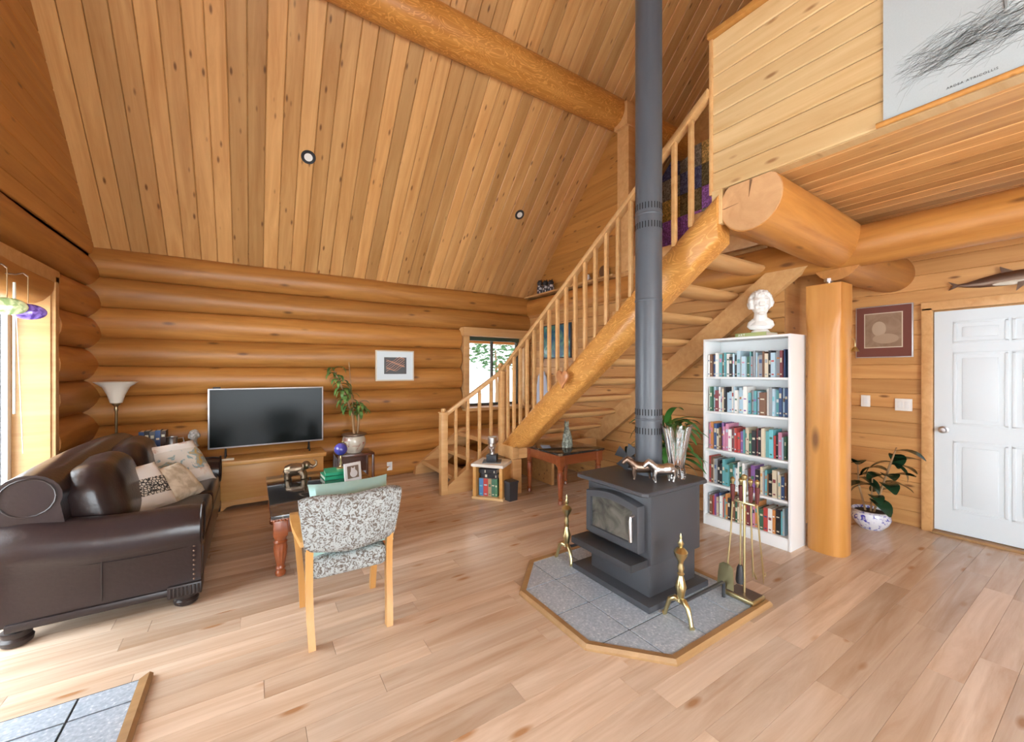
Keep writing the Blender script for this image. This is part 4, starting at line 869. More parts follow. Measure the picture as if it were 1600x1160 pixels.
def arm(sy):
    R = []
    for i in range(15):
        q = i / 14; x = XB + 0.04 + (XF - XB - 0.04) * q; sag = -0.03 * math.sin(PI * q) + 0.05 * (1 - q) ** 2; k = 1 - 0.06 * (abs(q - 0.5) * 2) ** 6
        R.append([(x, sy * (HW - 0.11 + a * k), 0.14 + (z - 0.14) * k + (sag if z > 0.4 else 0)) for a, z in arm_sec])
    o = MB().rings(R).obj('arm', M_leather, so, 60)
    seam = MB(); seam.tube([(XB + 0.06 + 0.83 * i / 12, sy * (HW - 0.034), 0.385 - 0.02 * math.sin(PI * i / 12) + 0.04 * (1 - i / 12) ** 2) for i in range(13)], 0.006, 6).obj('seam_welt', M_darkwood, o)
    MB().tube([(-0.02, sy * (HW - 0.026), 0.44), (-0.02, sy * (HW - 0.028), 0.16)], 0.003, 6).obj('seam_welt', M_darkwood, o)
    fc = MB(); fc.tube([(XF + 0.004, sy * (HW - 0.11) + 0.125 * math.cos(a), 0.505 + 0.125 * math.sin(a)) for a in [2 * PI * i / 24 for i in range(25)]], 0.007, 6).obj('front_welt', M_darkwood, o)
    nl = MB()
    for k in range(9): nl.ball((XF - 0.035, sy * (HW - 0.028), 0.17 + 0.03 * k), 0.007, seg=8, rin=6)
    nl.obj('nail_heads', M_bronze, o)
    cb = MB(); cb.box((XF - 0.08, sy * (HW - 0.09), 0.115), (0.17, 0.16, 0.075), bevel=0.006)
    c = cb.obj('carved_block', M_darkwood, so)
    for k in range(8): MB().tube([(XF - 0.15 + 0.02 * k, sy * (HW - 0.009), 0.088), (XF - 0.15 + 0.02 * k, sy * (HW - 0.009), 0.142)], 0.006, 8).obj('reed', M_darkwood, c)
    MB().box((XB + 0.44 - 0.02, sy * (HW - 0.055), 0.112), (0.72, 0.06, 0.045), bevel=0.012).obj('base_rail', M_darkwood, so)
for sy in (-1, 1): arm(sy)
for x in (XF - 0.08, XB + 0.09):
    for sy in (-1, 1): MB().lathe([(0.045, 0), (0.062, 0.012), (0.066, 0.035), (0.055, 0.05), (0.06, 0.06), (0.06, 0.08)], c=(x, sy * (HW - 0.09), 0), seg=20).obj('bun_foot', M_darkwood, so)
sec = [(-0.44, 0.14), (-0.22, 0.14), (-0.17, 0.60)] + [(-0.32 + 0.135 * math.cos(a), 0.80 + 0.125 * math.sin(a)) for a in [-0.4 + (PI + 0.9) * i / 14 for i in range(15)]] + [(-0.43, 0.62)]
R = []
for i in range(25):
    q = i / 24; y = -HW + 0.055 + (2 * HW - 0.11) * q; cr = 0.03 * math.sin(PI * q); R.append([(x, y, z + (cr if z > 0.5 else 0)) for x, z in sec])
bk = MB().rings(R).obj('back', M_leather, so, 60)
for sy in (-1, 1): MB().tube([(-0.32 + 0.11 * math.cos(a), sy * (HW - 0.053), 0.80 + 0.105 * math.sin(a)) for a in [2 * PI * i / 20 for i in range(21)]], 0.005, 6).obj('scroll_welt', M_darkwood, bk)
for k, sy in enumerate((-1, 1)):
    MB().box((0.10, sy * 0.415, 0.405), (0.68, 0.80, 0.17), bevel=0.055, seg=4).obj('seat_cushion', M_leather, so)
    puffy(0.15, 0.41, 0.25, Tr(-0.12, sy * 0.41, 0.675) @ Ry(-0.28)).obj('back_cushion', M_leather, so)
MB().box((0.43, 0, 0.24), (0.03, 1.66, 0.20), bevel=0.012).obj('front_apron', M_leather, so)
def cushion(name, lab, M, L, W_, T, mat, band=None):
    t = thing(name, lab, 'cushion'); t.location = M.to_translation(); t.rotation_euler = M.to_euler()
    MB().pillow(L, W_, T, n=14, wr=0.006).obj('cover', mat, t)
    if band:
        bb = MB(); n = 14
        def h(a, c): return T / 2 * ((1 - a ** 4) * (1 - c ** 4)) ** 0.55 + 0.003 + 0.003 * math.sin(7 * a + 3 * c)
        bb.rings([[(a * L / 2 * 0.97, c * W_ / 2 * 0.96, h(a, c)) for a in [band[0] + (band[1] - band[0]) * i / 6 for i in range(7)]] for c in [-0.97 + 1.94 * j / 14 for j in range(15)]], cap=False, closed=False).obj('patterned_band', band[2], t)
    return t
M_stripe = blotch('bright_abstract', (0.82, 0.81, 0.77), (0.80, 0.78, 0.72), 7, 0.8, 0.50, 0.56, 1.0, c3=(0.50, 0.20, 0.10))
cushion('throw_cushion', 'white cushion with bright painted stripes leaning on the far sofa seat', Tr(-0.56, 4.70, 0.655) @ Rz(-0.8) @ Ry(0.9), 0.46, 0.48, 0.15, M_stripe, (-0.5, 0.5, blotch('painted_strokes', (0.70, 0.68, 0.62), (0.25, 0.42, 0.48), 9, 0.8, 0.50, 0.56, 1.5, c3=(0.60, 0.38, 0.10))))
cushion('throw_cushion', 'white cushion with a black lace pattern band at the near end of the sofa', Tr(-0.70, 3.97, 0.625) @ Rz(-0.75) @ Ry(0.95), 0.40, 0.40, 0.15, plain('white_linen', (0.82, 0.82, 0.80), 0.85), (-0.25, 0.45, blotch('lace_pattern', (0.03, 0.03, 0.03), (0.66, 0.63, 0.55), 48, 0.85, 0.10, 0.16, kind='edge')))
cushion('throw_cushion', 'cream pleated cushion between the two white cushions on the sofa', Tr(-0.52, 4.20, 0.60) @ Rz(-0.5) @ Ry(0.85), 0.34, 0.36, 0.13, blotch('cream_pleats', (0.50, 0.44, 0.32), (0.74, 0.69, 0.57), 14, 0.85, 0.40, 0.60, 0.2))
cushion('throw_cushion', 'small plum cushion wedged behind the pleated cushion', Tr(-0.80, 4.25, 0.64) @ Rz(-0.2) @ Ry(1.1), 0.32, 0.34, 0.10, plain('plum_velvet', (0.10, 0.03, 0.07), 0.7))

# ------------------------------------------------------------------ side table behind the sofa, lamp and ornaments
tb = thing('side_table', 'dark side table between the sofa and the log wall', 'side table', (-0.85, 5.48, 0))
MB().box((0, 0, 0.685), (0.62, 0.38, 0.03), bevel=0.006).obj('top', M_darkwood, tb)
for x in (-0.27, 0.27):
    for y in (-0.15, 0.15): MB().box((x, y, 0.335), (0.04, 0.04, 0.67), bevel=0.004).obj('leg', M_darkwood, tb)
rnd = random.Random(5); x = -0.96
for k in range(5):
    c = [('dark blue', (0.05, 0.08, 0.16)), ('black', (0.03, 0.03, 0.035)), ('dark grey', (0.12, 0.12, 0.13)), ('dark blue', (0.05, 0.08, 0.16)), ('dark brown', (0.08, 0.05, 0.04))][k]; w = 0.042
    book('%s hardback, %s from the left in the row behind the sofa' % (c[0], ORD[k]), 'hardbacks on the side table', Tr(x + w / 2, 5.42, 0.701) @ Rz(PI / 2), w - 0.001, 0.185 + 0.006 * (k % 2), 0.14, c, rnd, k); x += w
mgx = thing('pewter_tankard', 'pewter tankard beside the row of dark books', 'tankard', (-0.70, 5.40, 0.701))
MB().lathe([(0.001, 0), (0.06, 0), (0.055, 0.02), (0.045, 0.09), (0.05, 0.12), (0.044, 0.12), (0.04, 0.03), (0.001, 0.02)], seg=22).obj('body', M_pewter, mgx)
MB().tube([(0.045, 0, 0.10), (0.09, 0, 0.105), (0.10, 0, 0.06), (0.05, 0, 0.03)], 0.007).obj('handle', M_pewter, mgx)
sb = thing('stone_head', 'small grey curly-haired head ornament left of the television', 'bust', (-0.52, 5.42, 0.701), -PI / 2 - 0.3)
b = MB(); head_bust(b, 0.115); bmesh.ops.transform(b.bm, matrix=Tr(0, 0, 0.115), verts=b.bm.verts); b.tube([(0, 0, 0.07), (0, 0, 0.03), (0, 0, 0.0)], [0.025, 0.028, 0.045], 12); remesh(b.obj('head', plain('grey_stone', (0.38, 0.36, 0.33), 0.5), sb), 0.003, 2)
lm = thing('floor_lamp', 'torchiere floor lamp with frosted glass bowl in the log corner', 'floor lamp', (-1.13, 5.46, 0))
MB().lathe([(0.12, 0), (0.12, 0.015), (0.03, 0.03), (0.012, 0.05)], seg=24).obj('base', M_bronze, lm)
MB().lathe([(0.012, 0.04), (0.011, 1.10), (0.02, 1.12), (0.014, 1.15), (0.032, 1.17), (0.034, 1.185)], seg=14).obj('pole', plain('antique_brass', (0.42, 0.33, 0.20), 0.35, 0.9), lm)
MB().lathe([(0.045, 1.185), (0.05, 1.20), (0.065, 1.26), (0.10, 1.34), (0.165, 1.392), (0.160, 1.394), (0.095, 1.345), (0.055, 1.26), (0.03, 1.20)], seg=32).obj('glass_shade', plain('frosted_glass', (0.85, 0.80, 0.70), 0.5), lm)

# ------------------------------------------------------------------ television on its pine chest
ch = thing('pine_chest', 'honey pine blanket chest under the television', 'chest', (0.17, 5.52, 0))
MB().box((0, 0, 0.27), (1.10, 0.38, 0.40), bevel=0.006).obj('body', M_chest, ch)
MB().box((0, -0.005, 0.497), (1.16, 0.42, 0.05), bevel=0.010).obj('lid', M_chest, ch)
bp = [(-0.565, 0.085), (-0.565, 0.0), (-0.44, 0.0), (-0.40, 0.035), (-0.34, 0.045), (0.34, 0.045), (0.40, 0.035), (0.44, 0.0), (0.565, 0.0), (0.565, 0.085)]
MB().prism(bp, -0.21, -0.185, 'XZ').obj('bracket_plinth', M_chest, ch); MB().box((0, 0, 0.085), (1.13, 0.40, 0.02), bevel=0.006).obj('plinth_moulding', M_chest, ch)
for x in (-0.552, 0.552): MB().box((x, 0, 0.045), (0.025, 0.38, 0.09)).obj('side_plinth', M_chest, ch)
tv = thing('television', 'flat television with silver bezel on the pine chest', 'television', (0.166, 5.56, 0.522))
fr = MB(); fr.box((0, 0, 0.112 + 0.335), (1.16, 0.05, 0.672), bevel=0.006); fr.obj('casing', M_silver, tv)
MB().box((0, -0.0255, 0.112 + 0.337), (1.128, 0.006, 0.640)).obj('screen', M_screen, tv)
for x in (-0.42, 0.42): MB().tube([(x, -0.08, 0.006), (x, 0.0, 0.115), (x, 0.08, 0.006)], 0.009, 8).obj('foot', M_black, tv)
MB().box((-0.5, -0.01, 0.79), (0.07, 0.03, 0.016), bevel=0.003).obj('sensor_bar', M_black, tv)
rb = MB().box((0, 0, 0.011), (0.16, 0.06, 0.022), bevel=0.004).obj('media_box', plain('cream_plastic', (0.62, 0.54, 0.40), 0.4)); rb.location = (-0.25, 5.40, 0.523); tag(rb, 'small cream box on the chest under the left end of the television', 'media box')

# ------------------------------------------------------------------ plant on a glass cabinet right of the television
gc = thing('plant_cabinet', 'small dark glass-fronted cabinet under the potted plant', 'cabinet', (1.10, 5.50, 0))
MB().box((0, 0, 0.44), (0.44, 0.36, 0.03), bevel=0.005).box((0, 0, 0.03), (0.44, 0.36, 0.06), bevel=0.005).box((0, 0.165, 0.25), (0.42, 0.02, 0.40)).obj('carcass', plain('dark_mahogany', (0.10, 0.035, 0.02), 0.25, coat=0.4), gc)
for x in (-0.205, 0.205):
    for y in (-0.165, 0.165): MB().box((x, y, 0.24), (0.03, 0.03, 0.40), bevel=0.004).obj('corner_post', plain('dark_mahogany', (0.1, 0.035, 0.02)), gc)
MB().box((0, -0.168, 0.24), (0.38, 0.006, 0.36)).obj('glass_pane', M_pane, gc)
pc = MB().box((0, 0, 0.075), (0.12, 0.012, 0.15), bevel=0.003).obj('small_photo', plain('blue_photo', (0.35, 0.45, 0.62), 0.4)); pc.location = (1.18, 5.44, 0.061); tag(pc, 'small blue photo inside the glass cabinet', 'photo')
def pot(t, prof, mat, soil_z, r): MB().lathe(prof, seg=28).obj('pot', mat, t); MB().lathe([(0.001, soil_z - 0.01), (r, soil_z - 0.01), (r, soil_z), (0.001, soil_z + 0.004)], seg=20).obj('soil', M_soil, t)
def leaf(b, p, yaw, pitch, L, w, bend=0.5, n=6, fold=0.15):
    """one arching leaf from p"""
    M = Tr(*p) @ Rz(yaw); R = []; x, z, a = 0.0, 0.0, pitch
    for i in range(n + 1):
        q = i / n; ww = w * math.sin(PI * min(0.97, 0.06 + 0.92 * q)) ** 0.8
        R.append([(x, -ww, z + fold * ww), (x, 0, z), (x, ww, z + fold * ww), (x, 0, z - 0.0012)]); x += L / n * math.cos(a); z += L / n * math.sin(a); a -= bend / n * 2
    b.rings(R, M=M)
dp = thing('corn_plant', 'tall leafy houseplant in a painted ceramic pot beside the television', 'houseplant', (1.10, 5.48, 0.456))
pot(dp, [(0.001, 0), (0.085, 0), (0.12, 0.05), (0.145, 0.12), (0.14, 0.18), (0.125, 0.21), (0.145, 0.225), (0.145, 0.24), (0.12, 0.24), (0.12, 0.2), (0.001, 0.19)], blotch('painted_pot', (0.62, 0.58, 0.48), (0.58, 0.54, 0.44), 14, 0.25, 0.48, 0.58, 1.0, c3=(0.38, 0.14, 0.12), coat=0.5), 0.215, 0.12)
MB().lathe([(0.135, 0.212), (0.152, 0.226), (0.152, 0.236), (0.135, 0.242)], seg=28).obj('pot_rim', M_bronze, dp)
stems = [[(0, -0.02, 0.2), (-0.02, -0.02, 0.45), (-0.11, -0.02, 0.75), (-0.24, -0.02, 1.05)], [(0.04, 0, 0.2), (0.06, 0, 0.42), (0.05, 0, 0.62)]]
for s in stems: MB().tube(s, [0.014] * (len(s) - 1) + [0.008], 8).obj('stem', M_bark, dp)
MB().tube([(0.02, 0.01, 0.2), (-0.06, 0.01, 1.16)], 0.006).obj('support_cane', M_bark, dp)
rnd = random.Random(9)
for k in range(64):
    q = k / 63; s = stems[0] if k % 4 else stems[1]; z = 0.50 + 0.56 * q if k % 4 else 0.48 + 0.16 * q
    xx = -0.02 - 0.22 * max(0, (z - 0.45) / 0.6) ** 1.3 if k % 4 else 0.055
    b = MB(); leaf(b, (xx, -0.02, z), rnd.uniform(0, 6.28), rnd.uniform(0.1, 0.9), rnd.uniform(0.15, 0.23), 0.023, rnd.uniform(0.7, 1.4)); b.obj('leaf', M_leaflight, dp)

# ------------------------------------------------------------------ coffee table and what stands on it
ct = thing('coffee_table', 'cherry coffee table with dark marble top and carved legs', 'coffee table', (0.543, 4.005, 0))
MB().box((0, 0, 0.445), (0.865, 1.305, 0.026), bevel=0.006).obj('marble_top', M_marble, ct)
MB().box((0, 0, 0.424), (0.85, 1.29, 0.020), bevel=0.006).obj('top_frame', M_cherry, ct)
for sx in (-1, 1): MB().box((sx * 0.37, 0, 0.365), (0.03, 1.14, 0.11), bevel=0.004).obj('apron', M_cherry, ct)
for sy in (-1, 1): MB().box((0, sy * 0.59, 0.365), (0.74, 0.03, 0.11), bevel=0.004).obj('apron', M_cherry, ct)
bd = MB()
for sy in (-1, 1):
    for k in range(40): bd.ball((-0.41 + 0.021 * k, sy * 0.645, 0.421), 0.009, seg=6, rin=5)
for sx in (-1, 1):
    for k in range(60): bd.ball((sx * 0.425, -0.63 + 0.0213 * k, 0.421), 0.009, seg=6, rin=5)
bd.obj('beaded_edge', M_cherry, ct)
def fluted(prof, n=12, d=0.08, seg=48, c=(0, 0, 0)):
    return [[(c[0] + r * (1 - (d * (0.5 + 0.5 * math.cos(n * a)) if fl else 0)) * math.cos(a), c[1] + r * (1 - (d * (0.5 + 0.5 * math.cos(n * a)) if fl else 0)) * math.sin(a), c[2] + z) for a in [2 * PI * i / seg for i in range(seg)]] for r, z, fl in prof]
legp = [(0.024, 0, 0), (0.034, 0.01, 0), (0.036, 0.03, 0), (0.026, 0.045, 0), (0.034, 0.06, 0), (0.026, 0.075, 0), (0.03, 0.09, 1), (0.043, 0.17, 1), (0.047, 0.21, 1), (0.040, 0.24, 0), (0.046, 0.252, 0), (0.036, 0.265, 0), (0.044, 0.285, 0), (0.046, 0.30, 0)]
for sx in (-1, 1):
    for sy in (-1, 1):
        lg = MB().rings(fluted(legp, c=(sx * 0.37, sy * 0.59, 0)), M=None); lg.box((sx * 0.37, sy * 0.59, 0.355), (0.095, 0.095, 0.115), bevel=0.008); lg.obj('leg', M_cherry, ct)
TZ = 0.459
el = thing('elephant_figurine', 'bronze elephant figurine with raised trunk on the coffee table', 'figurine', (0.36, 4.44, TZ), -0.25)
b = MB(); b.rings([[(x, 0.9 * r * math.cos(a), z + r * math.sin(a)) for a in [2 * PI * i / 16 for i in range(16)]] for x, z, r in ((-0.11, 0.075, 0.01), (-0.10, 0.075, 0.046), (-0.05, 0.082, 0.062), (0.0, 0.085, 0.062), (0.05, 0.092, 0.05), (0.07, 0.10, 0.02))])
b.ball((0.085, 0, 0.12), (0.042, 0.036, 0.042)).tube([(0.115, 0, 0.115), (0.15, 0, 0.10), (0.175, 0, 0.12), (0.175, 0, 0.155), (0.15, 0, 0.17)], [0.02, 0.016, 0.012, 0.009, 0.007], 10)
for sy in (-1, 1): b.ball((0.07, 0.045 * sy, 0.115), (0.012, 0.028, 0.036)).tube([(0.11, 0.02 * sy, 0.10), (0.14, 0.03 * sy, 0.085), (0.155, 0.03 * sy, 0.095)], [0.006, 0.005, 0.002], 6)
for x, f in ((0.045, 0.02), (-0.07, -0.005)):
    for sy in (-1, 1): b.tube([(x, 0.03 * sy, 0.07), (x + f, 0.034 * sy, 0.03), (x + f, 0.034 * sy, 0.0)], [0.032, 0.026, 0.028], 10)
b.tube([(-0.105, 0, 0.085), (-0.125, 0, 0.05), (-0.13, 0, 0.02)], [0.006, 0.004, 0.006], 6)
remesh(b.obj('body', plain('gilt_bronze', (0.26, 0.20, 0.14), 0.35, 0.9), el), 0.004, 2)
for k, (cx_, w, l, h_, dz) in enumerate(((0.80, 0.24, 0.30, 0.035, 0), (0.81, 0.23, 0.28, 0.03, 0.036))):
    g = thing('green_book', ('lower' if k == 0 else 'upper') + ' of the two bright green books on the coffee table', 'book', (cx_ - 0.08, 4.30, TZ + dz), 0.05 * (1 - 2 * k))
    MB().box((0, 0, 0.003), (l, w, 0.005)).box((0, 0, h_ - 0.003), (l, w, 0.005)).box((0, -w / 2 + 0.002, h_ / 2), (l, 0.004, h_)).obj('cover', plain('emerald_cover', (0.02, 0.42, 0.22), 0.35), g); MB().box((0, 0.003, h_ / 2), (l - 0.008, w - 0.008, h_ - 0.010)).obj('pages', M_pages, g)
gl = thing('desk_globe', 'small blue globe on a brass stand on the green books', 'globe', (0.745, 4.34, TZ + 0.067))
MB().lathe([(0.001, 0), (0.045, 0), (0.045, 0.008), (0.015, 0.016), (0.009, 0.03), (0.014, 0.05), (0.008, 0.08), (0.012, 0.10), (0.006, 0.12)], seg=16).obj('stand', M_brass, gl)
MB().ball((0, 0, 0.19), 0.062, seg=24, rin=16).obj('globe_ball', blotch('globe_map', (0.05, 0.05, 0.30), (0.10, 0.09, 0.42), 9, 0.2, 0.45, 0.60, 0.5, c3=(0.45, 0.42, 0.55), coat=0.4), gl)
MB().tube([(0.07 * math.cos(a), 0, 0.19 + 0.07 * math.sin(a)) for a in [-PI / 2 + PI * i / 14 for i in range(15)]], 0.004, 6, M=Rz(0.4)).ball((0.02, 0, 0.262), 0.008).obj('meridian_arm', M_brass, gl)
ph = thing('cat_photo', 'white framed photo of a white cat on the coffee table', 'photo frame', (0.80, 4.02, TZ + 0.004), 0.35); ph.rotation_euler = (-0.12, 0, 0.35)
MB().box((0, 0, 0.085), (0.17, 0.014, 0.17), bevel=0.003).obj('frame', M_white, ph)
MB().box((0, -0.008, 0.085), (0.115, 0.003, 0.115)).obj('photo', plain('photo_tan', (0.22, 0.16, 0.12), 0.4), ph)
cf = MB(); cf.ball((0.005, -0.0098, 0.07), (0.038, 0.0008, 0.035)).ball((0.0, -0.0102, 0.10), (0.024, 0.0008, 0.022)); cf.prism([(-0.022, 0.112), (-0.008, 0.12), (-0.018, 0.135)], -0.0105, -0.0095, 'XZ').prism([(0.022, 0.112), (0.008, 0.12), (0.018, 0.135)], -0.0105, -0.0095, 'XZ')
cf.obj('cat_shape', plain('photo_white', (0.75, 0.74, 0.74), 0.4), ph)
MB().box((0, 0.04, 0.07), (0.05, 0.003, 0.14), M=Rx(-0.35)).obj('easel_back', M_black, ph)

# ------------------------------------------------------------------ armchair with its back to us
ac = thing('armchair', 'maple armchair with grey paisley upholstery seen from behind', 'armchair', (0.48, 2.655, 0), -0.02)
def bent(pts, w, d, nm='leg'):
    pts = [Vector(p) for p in pts]; MB().rings([[(p.x - w / 2, p.y - d / 2, p.z), (p.x + w / 2, p.y - d / 2, p.z), (p.x + w / 2, p.y + d / 2, p.z), (p.x - w / 2, p.y + d / 2, p.z)] for p in pts]).obj(nm, M_maple, ac, 40)
for sx in (-1, 1):
    bent([(sx * 0.205, -0.245, 0.0), (sx * 0.212, -0.215, 0.14), (sx * 0.215, -0.19, 0.28), (sx * 0.215, -0.195, 0.44), (sx * 0.215, -0.215, 0.56)], 0.036, 0.046)
    bent([(sx * 0.215, 0.235, 0.0), (sx * 0.225, 0.225, 0.2), (sx * 0.245, 0.20, 0.42), (sx * 0.262, 0.17, 0.58)], 0.036, 0.042)
    MB().rings([[(sx * (x - 0.024), y, z - 0.014), (sx * (x + 0.024), y, z - 0.014), (sx * (x + 0.024), y, z + 0.016), (sx * (x - 0.024), y, z + 0.016)] for x, y, z in ((0.265, 0.22, 0.595), (0.27, 0.10, 0.61), (0.265, -0.05, 0.595), (0.235, -0.20, 0.555))]).obj('arm', M_maple, ac, 50)
MB().box((0, 0.02, 0.40), (0.42, 0.46, 0.12), bevel=0.05, seg=4).obj('seat', M_paisley, ac)
R = []
for i in range(17):
    q = i / 16; x = -0.265 + 0.53 * q; c = 0.06 * (1 - (2 * q - 1) ** 2); e = 1 - 0.10 * abs(2 * q - 1) ** 5; ring = []
    for (dy, z) in ((-0.028, 0.50), (-0.042, 0.53), (-0.055, 0.66), (-0.06, 0.78), (-0.04, 0.815), (0.0, 0.82), (0.025, 0.79), (0.035, 0.66), (0.035, 0.53), (0.015, 0.50)):
        ring.append((x * (0.90 + 0.12 * (z - 0.5) / 0.3), -0.19 - c + dy + 0.0 - 0.12 * (z - 0.5), 0.5 + (z - 0.5) * e + 0.02 * abs(2 * q - 1)))
    R.append(ring)
MB().rings(R).obj('backrest', M_paisley, ac, 60)
aq = thing('aqua_pillow', 'pale aqua pillow propped inside the paisley armchair', 'cushion', (0.50, 2.56, 0.65), -0.02); aq.rotation_euler = (1.18, 0, 0.0)
MB().pillow(0.46, 0.40, 0.13, n=14, wr=0.012).obj('cover', M_aqua, aq)

# ------------------------------------------------------------------ small end table under the stairs with the cat statue
et = thing('end_table', 'cherry end table with dark marble top below the stairs', 'end table', (3.195, 3.82, 0))
MB().box((0, 0, 0.568), (0.69, 0.71, 0.024), bevel=0.005).obj('marble_top', M_marble, et); MB().box((0, 0, 0.548), (0.67, 0.69, 0.018), bevel=0.005).obj('top_frame', M_cherry, et)
for sx in (-1, 1): MB().box((sx * 0.29, 0, 0.49), (0.025, 0.55, 0.10), bevel=0.003).obj('apron', M_cherry, et)
for sy in (-1, 1): MB().box((0, sy * 0.30, 0.49), (0.55, 0.025, 0.10), bevel=0.003).obj('apron', M_cherry, et)
legq = [(0.02, 0, 0), (0.028, 0.012, 0), (0.022, 0.04, 0), (0.03, 0.055, 0), (0.02, 0.07, 0), (0.024, 0.10, 1), (0.036, 0.28, 1), (0.038, 0.33, 1), (0.03, 0.36, 0), (0.037, 0.375, 0), (0.028, 0.39, 0), (0.036, 0.41, 0), (0.036, 0.43, 0)]
for sx in (-1, 1):
    for sy in (-1, 1):
        lg = MB().rings(fluted(legq, c=(sx * 0.29, sy * 0.30, 0))); lg.box((sx * 0.29, sy * 0.30, 0.485), (0.075, 0.075, 0.115), bevel=0.006); lg.obj('leg', M_cherry, et)
cs = thing('cat_statue', 'slender grey-green stone cat statue on the end table', 'statue', (3.20, 3.75, 0.581), PI + 0.5)
b = MB(); b.rings([[(x + 0.9 * r * math.cos(a), r * math.sin(a), z) for a in [2 * PI * i / 16 for i in range(16)]] for x, z, r in ((0, 0.0, 0.062), (0, 0.03, 0.068), (-0.01, 0.10, 0.06), (0.0, 0.17, 0.045), (0.012, 0.22, 0.032), (0.015, 0.25, 0.025))])
b.ball((0.025, 0, 0.275), (0.036, 0.031, 0.032)).ball((0.055, 0, 0.265), (0.018, 0.016, 0.014))
for sy in (-1, 1): b.lathe([(0.013, 0), (0.001, 0.04)], c=(0.018, 0.018 * sy, 0.295), seg=8).tube([(0.04, 0.022 * sy, 0.16), (0.062, 0.024 * sy, 0.06), (0.068, 0.024 * sy, 0.0)], [0.018, 0.014, 0.017], 8)
remesh(b.obj('body', blotch('mottled_stone', (0.16, 0.18, 0.15), (0.42, 0.46, 0.38), 40, 0.6, 0.4, 0.6, 1.0), cs), 0.004, 2)
# ------------------------------------------------------------------ cube bookshelf with head sculpture
cu = thing('cube_shelf', 'small open wooden cube shelf holding books at the foot of the stairs', 'shelf', (2.43, 4.22, 0), -0.88)
S = 0.37                                               # local -Y is the open front
for sx in (-1, 1): MB().box((sx * (S / 2 - 0.02), 0, 0.20), (0.04, 0.34, 0.36), bevel=0.004).obj('side', M_chest, cu)
MB().box((0, 0, 0.012), (S + 0.02, 0.36, 0.03), bevel=0.004).obj('bottom', M_loft, cu); MB().box((0, 0, 0.395), (S + 0.03, 0.38, 0.035), bevel=0.005).obj('top', plain('whitewashed_top', (0.72, 0.68, 0.60), 0.5, var=0.1, bscale=15), cu); MB().box((0, 0.16, 0.2), (S - 0.05, 0.01, 0.36)).obj('back', M_chest, cu)
CM = TM(cu); x = -0.125
for k, (c, w) in enumerate((( ('blue', (0.10, 0.25, 0.50)), 0.055), (('red', (0.55, 0.06, 0.05)), 0.06), (('tan', (0.40, 0.30, 0.18)), 0.042), (('dark green', (0.05, 0.16, 0.09)), 0.045), (('green', (0.08, 0.22, 0.12)), 0.03))):
    book('%s upright book in the small cube shelf' % c[0], 'books in the cube shelf', CM @ Tr(x + w / 2, -0.12, 0.028) @ Rz(PI / 2), w - 0.001, 0.205, 0.15, c, rnd, k); x += w
for k in (0, 1):
    book(('lower' if k == 0 else 'upper') + ' black book lying flat inside the cube shelf', 'books in the cube shelf', CM @ Tr(0.11 - 0.02 * k, -0.11, 0.2625 + 0.053 * k) @ Rz(PI / 2) @ Rx(-PI / 2) , 0.05, 0.22, 0.16, PAL[0], rnd, k)
hs = thing('head_sculpture', 'pewter head sculpture with tall cap on a black block', 'sculpture', (2.42, 4.21, 0.413), -2.3)
MB().box((0, 0, 0.04), (0.12, 0.12, 0.08), bevel=0.003).obj('block', M_black, hs)
b = MB(); head_bust(b, 0.13, False); bmesh.ops.transform(b.bm, matrix=Tr(0, 0, 0.18), verts=b.bm.verts); b.tube([(0, 0, 0.14), (0, 0, 0.08)], [0.032, 0.036], 14).lathe([(0.050, 0.205), (0.055, 0.215), (0.056, 0.28), (0.05, 0.29), (0.001, 0.292)], c=(-0.006, 0, 0), seg=22); remesh(b.obj('head', M_pewter, hs), 0.0035, 2)
mt = MB().box((0, 0, 0.004), (0.22, 0.20, 0.008), bevel=0.002).obj('display_mat', plain('slate_mat', (0.12, 0.14, 0.16), 0.6)); mt.location = (2.42, 4.21, 0.4126); mt.rotation_euler = (0, 0, -0.6); tag(mt, 'flat slate mat under the head sculpture', 'mat'); hs.location.z = 0.4215
bn = thing('black_box', 'small charcoal box on the floor beside the cube shelf', 'box', (2.53, 3.97, 0), 0.1)
MB().rings([[(sx * k, sy * k, z) for sx, sy in ((-1, -1), (1, -1), (1, 1), (-1, 1))] for z, k in ((0.0, 0.056), (0.205, 0.062))]).obj('body', plain('charcoal', (0.05, 0.052, 0.06), 0.5), bn); MB().box((0, 0, 0.215), (0.135, 0.135, 0.02), bevel=0.003).obj('lid', plain('charcoal', (0, 0, 0)), bn)

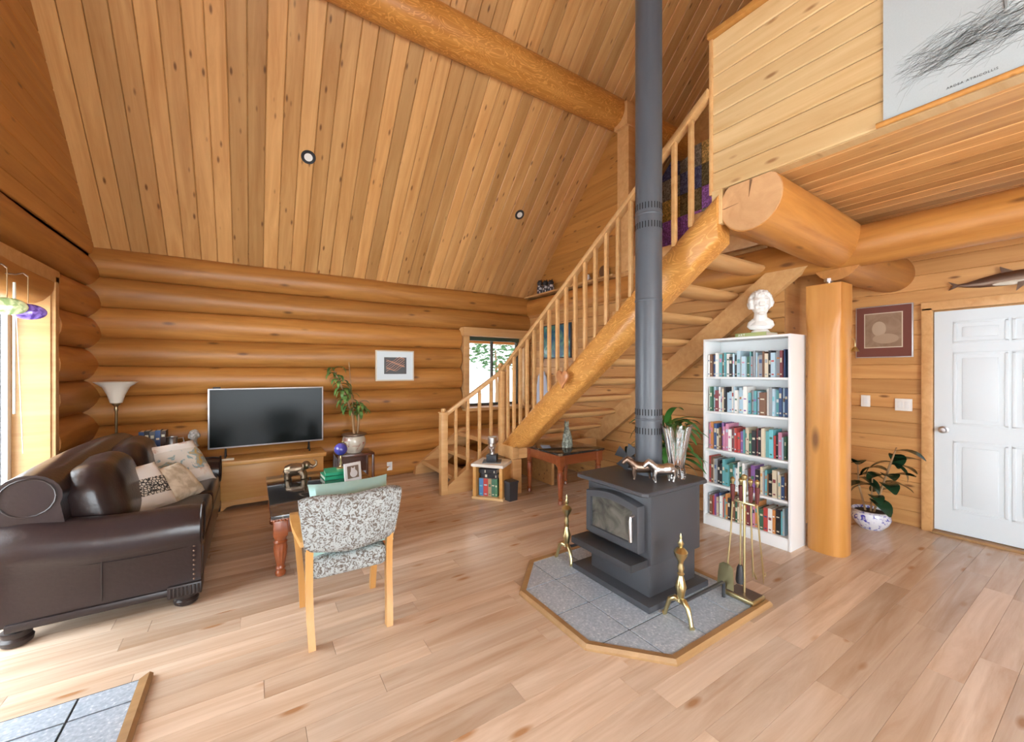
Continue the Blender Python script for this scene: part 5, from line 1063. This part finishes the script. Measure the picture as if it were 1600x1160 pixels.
# ------------------------------------------------------------------ plants at right
lp2 = thing('leafy_plant', 'broad-leaved green houseplant behind the stove beside the bookcase', 'houseplant', (3.48, 2.56, 0))
MB().box((0, 0, 0.30), (0.30, 0.30, 0.03), bevel=0.004).obj('stand_top', M_darkwood, lp2)
for sx in (-1, 1):
    for sy in (-1, 1): MB().box((sx * 0.12, sy * 0.12, 0.15), (0.025, 0.025, 0.30)).obj('stand_leg', M_darkwood, lp2)
MB().lathe([(0.001, 0.315), (0.09, 0.315), (0.13, 0.50), (0.135, 0.52), (0.12, 0.52), (0.115, 0.49), (0.001, 0.48)], seg=24).obj('pot', plain('terracotta', (0.35, 0.14, 0.07), 0.7), lp2); MB().lathe([(0.001, 0.49), (0.115, 0.49), (0.115, 0.50), (0.001, 0.505)], seg=20).obj('soil', M_soil, lp2)
rnd = random.Random(31)
for k in range(56):
    b = MB(); leaf(b, (rnd.uniform(-0.04, 0.04), rnd.uniform(-0.04, 0.04), 0.50 + rnd.uniform(0, 0.42)), k * 2.4, rnd.uniform(0.85, 1.4), rnd.uniform(0.36, 0.52), rnd.uniform(0.03, 0.048), rnd.uniform(0.8, 1.5), 9); b.obj('leaf', M_leaf, lp2)
rp = thing('rubber_plant', 'rubber plant in a blue and white porcelain bowl by the door', 'houseplant', (4.98, 1.40, 0))
pot(rp, [(0.001, 0), (0.085, 0), (0.13, 0.05), (0.15, 0.10), (0.14, 0.155), (0.155, 0.175), (0.14, 0.178), (0.125, 0.15), (0.001, 0.14)], blotch('blue_white_porcelain', (0.70, 0.72, 0.78), (0.66, 0.68, 0.76), 26, 0.15, 0.46, 0.52, 1.2, c3=(0.06, 0.06, 0.40), coat=0.6), 0.155, 0.128)
rs = [[(0.0, -0.02, 0.15), (0.0, -0.08, 0.40), (-0.02, -0.14, 0.62), (-0.03, -0.19, 0.80)], [(0, 0.04, 0.15), (-0.01, 0.09, 0.40), (0.0, 0.10, 0.60)], [(0.0, 0.0, 0.15), (-0.03, -0.02, 0.50)]]
for s in rs: MB().tube(s, [0.009] * (len(s) - 1) + [0.005], 8).obj('stem', M_bark, rp)
for k in range(22):
    s = rs[(0, 0, 1, 2)[k % 4]]; q = rnd.uniform(0.35, 1.0) * (len(s) - 1); i = min(int(q), len(s) - 2); p = Vector(s[i]).lerp(Vector(s[i + 1]), q - i)
    b = MB(); leaf(b, p, rnd.uniform(0, 6.28) if k % 3 else rnd.uniform(2.6, 5.6), rnd.uniform(-0.2, 0.7), rnd.uniform(0.20, 0.28), rnd.uniform(0.055, 0.072), rnd.uniform(0.3, 0.9), 7, 0.2); b.obj('leaf', M_leafdark, rp)
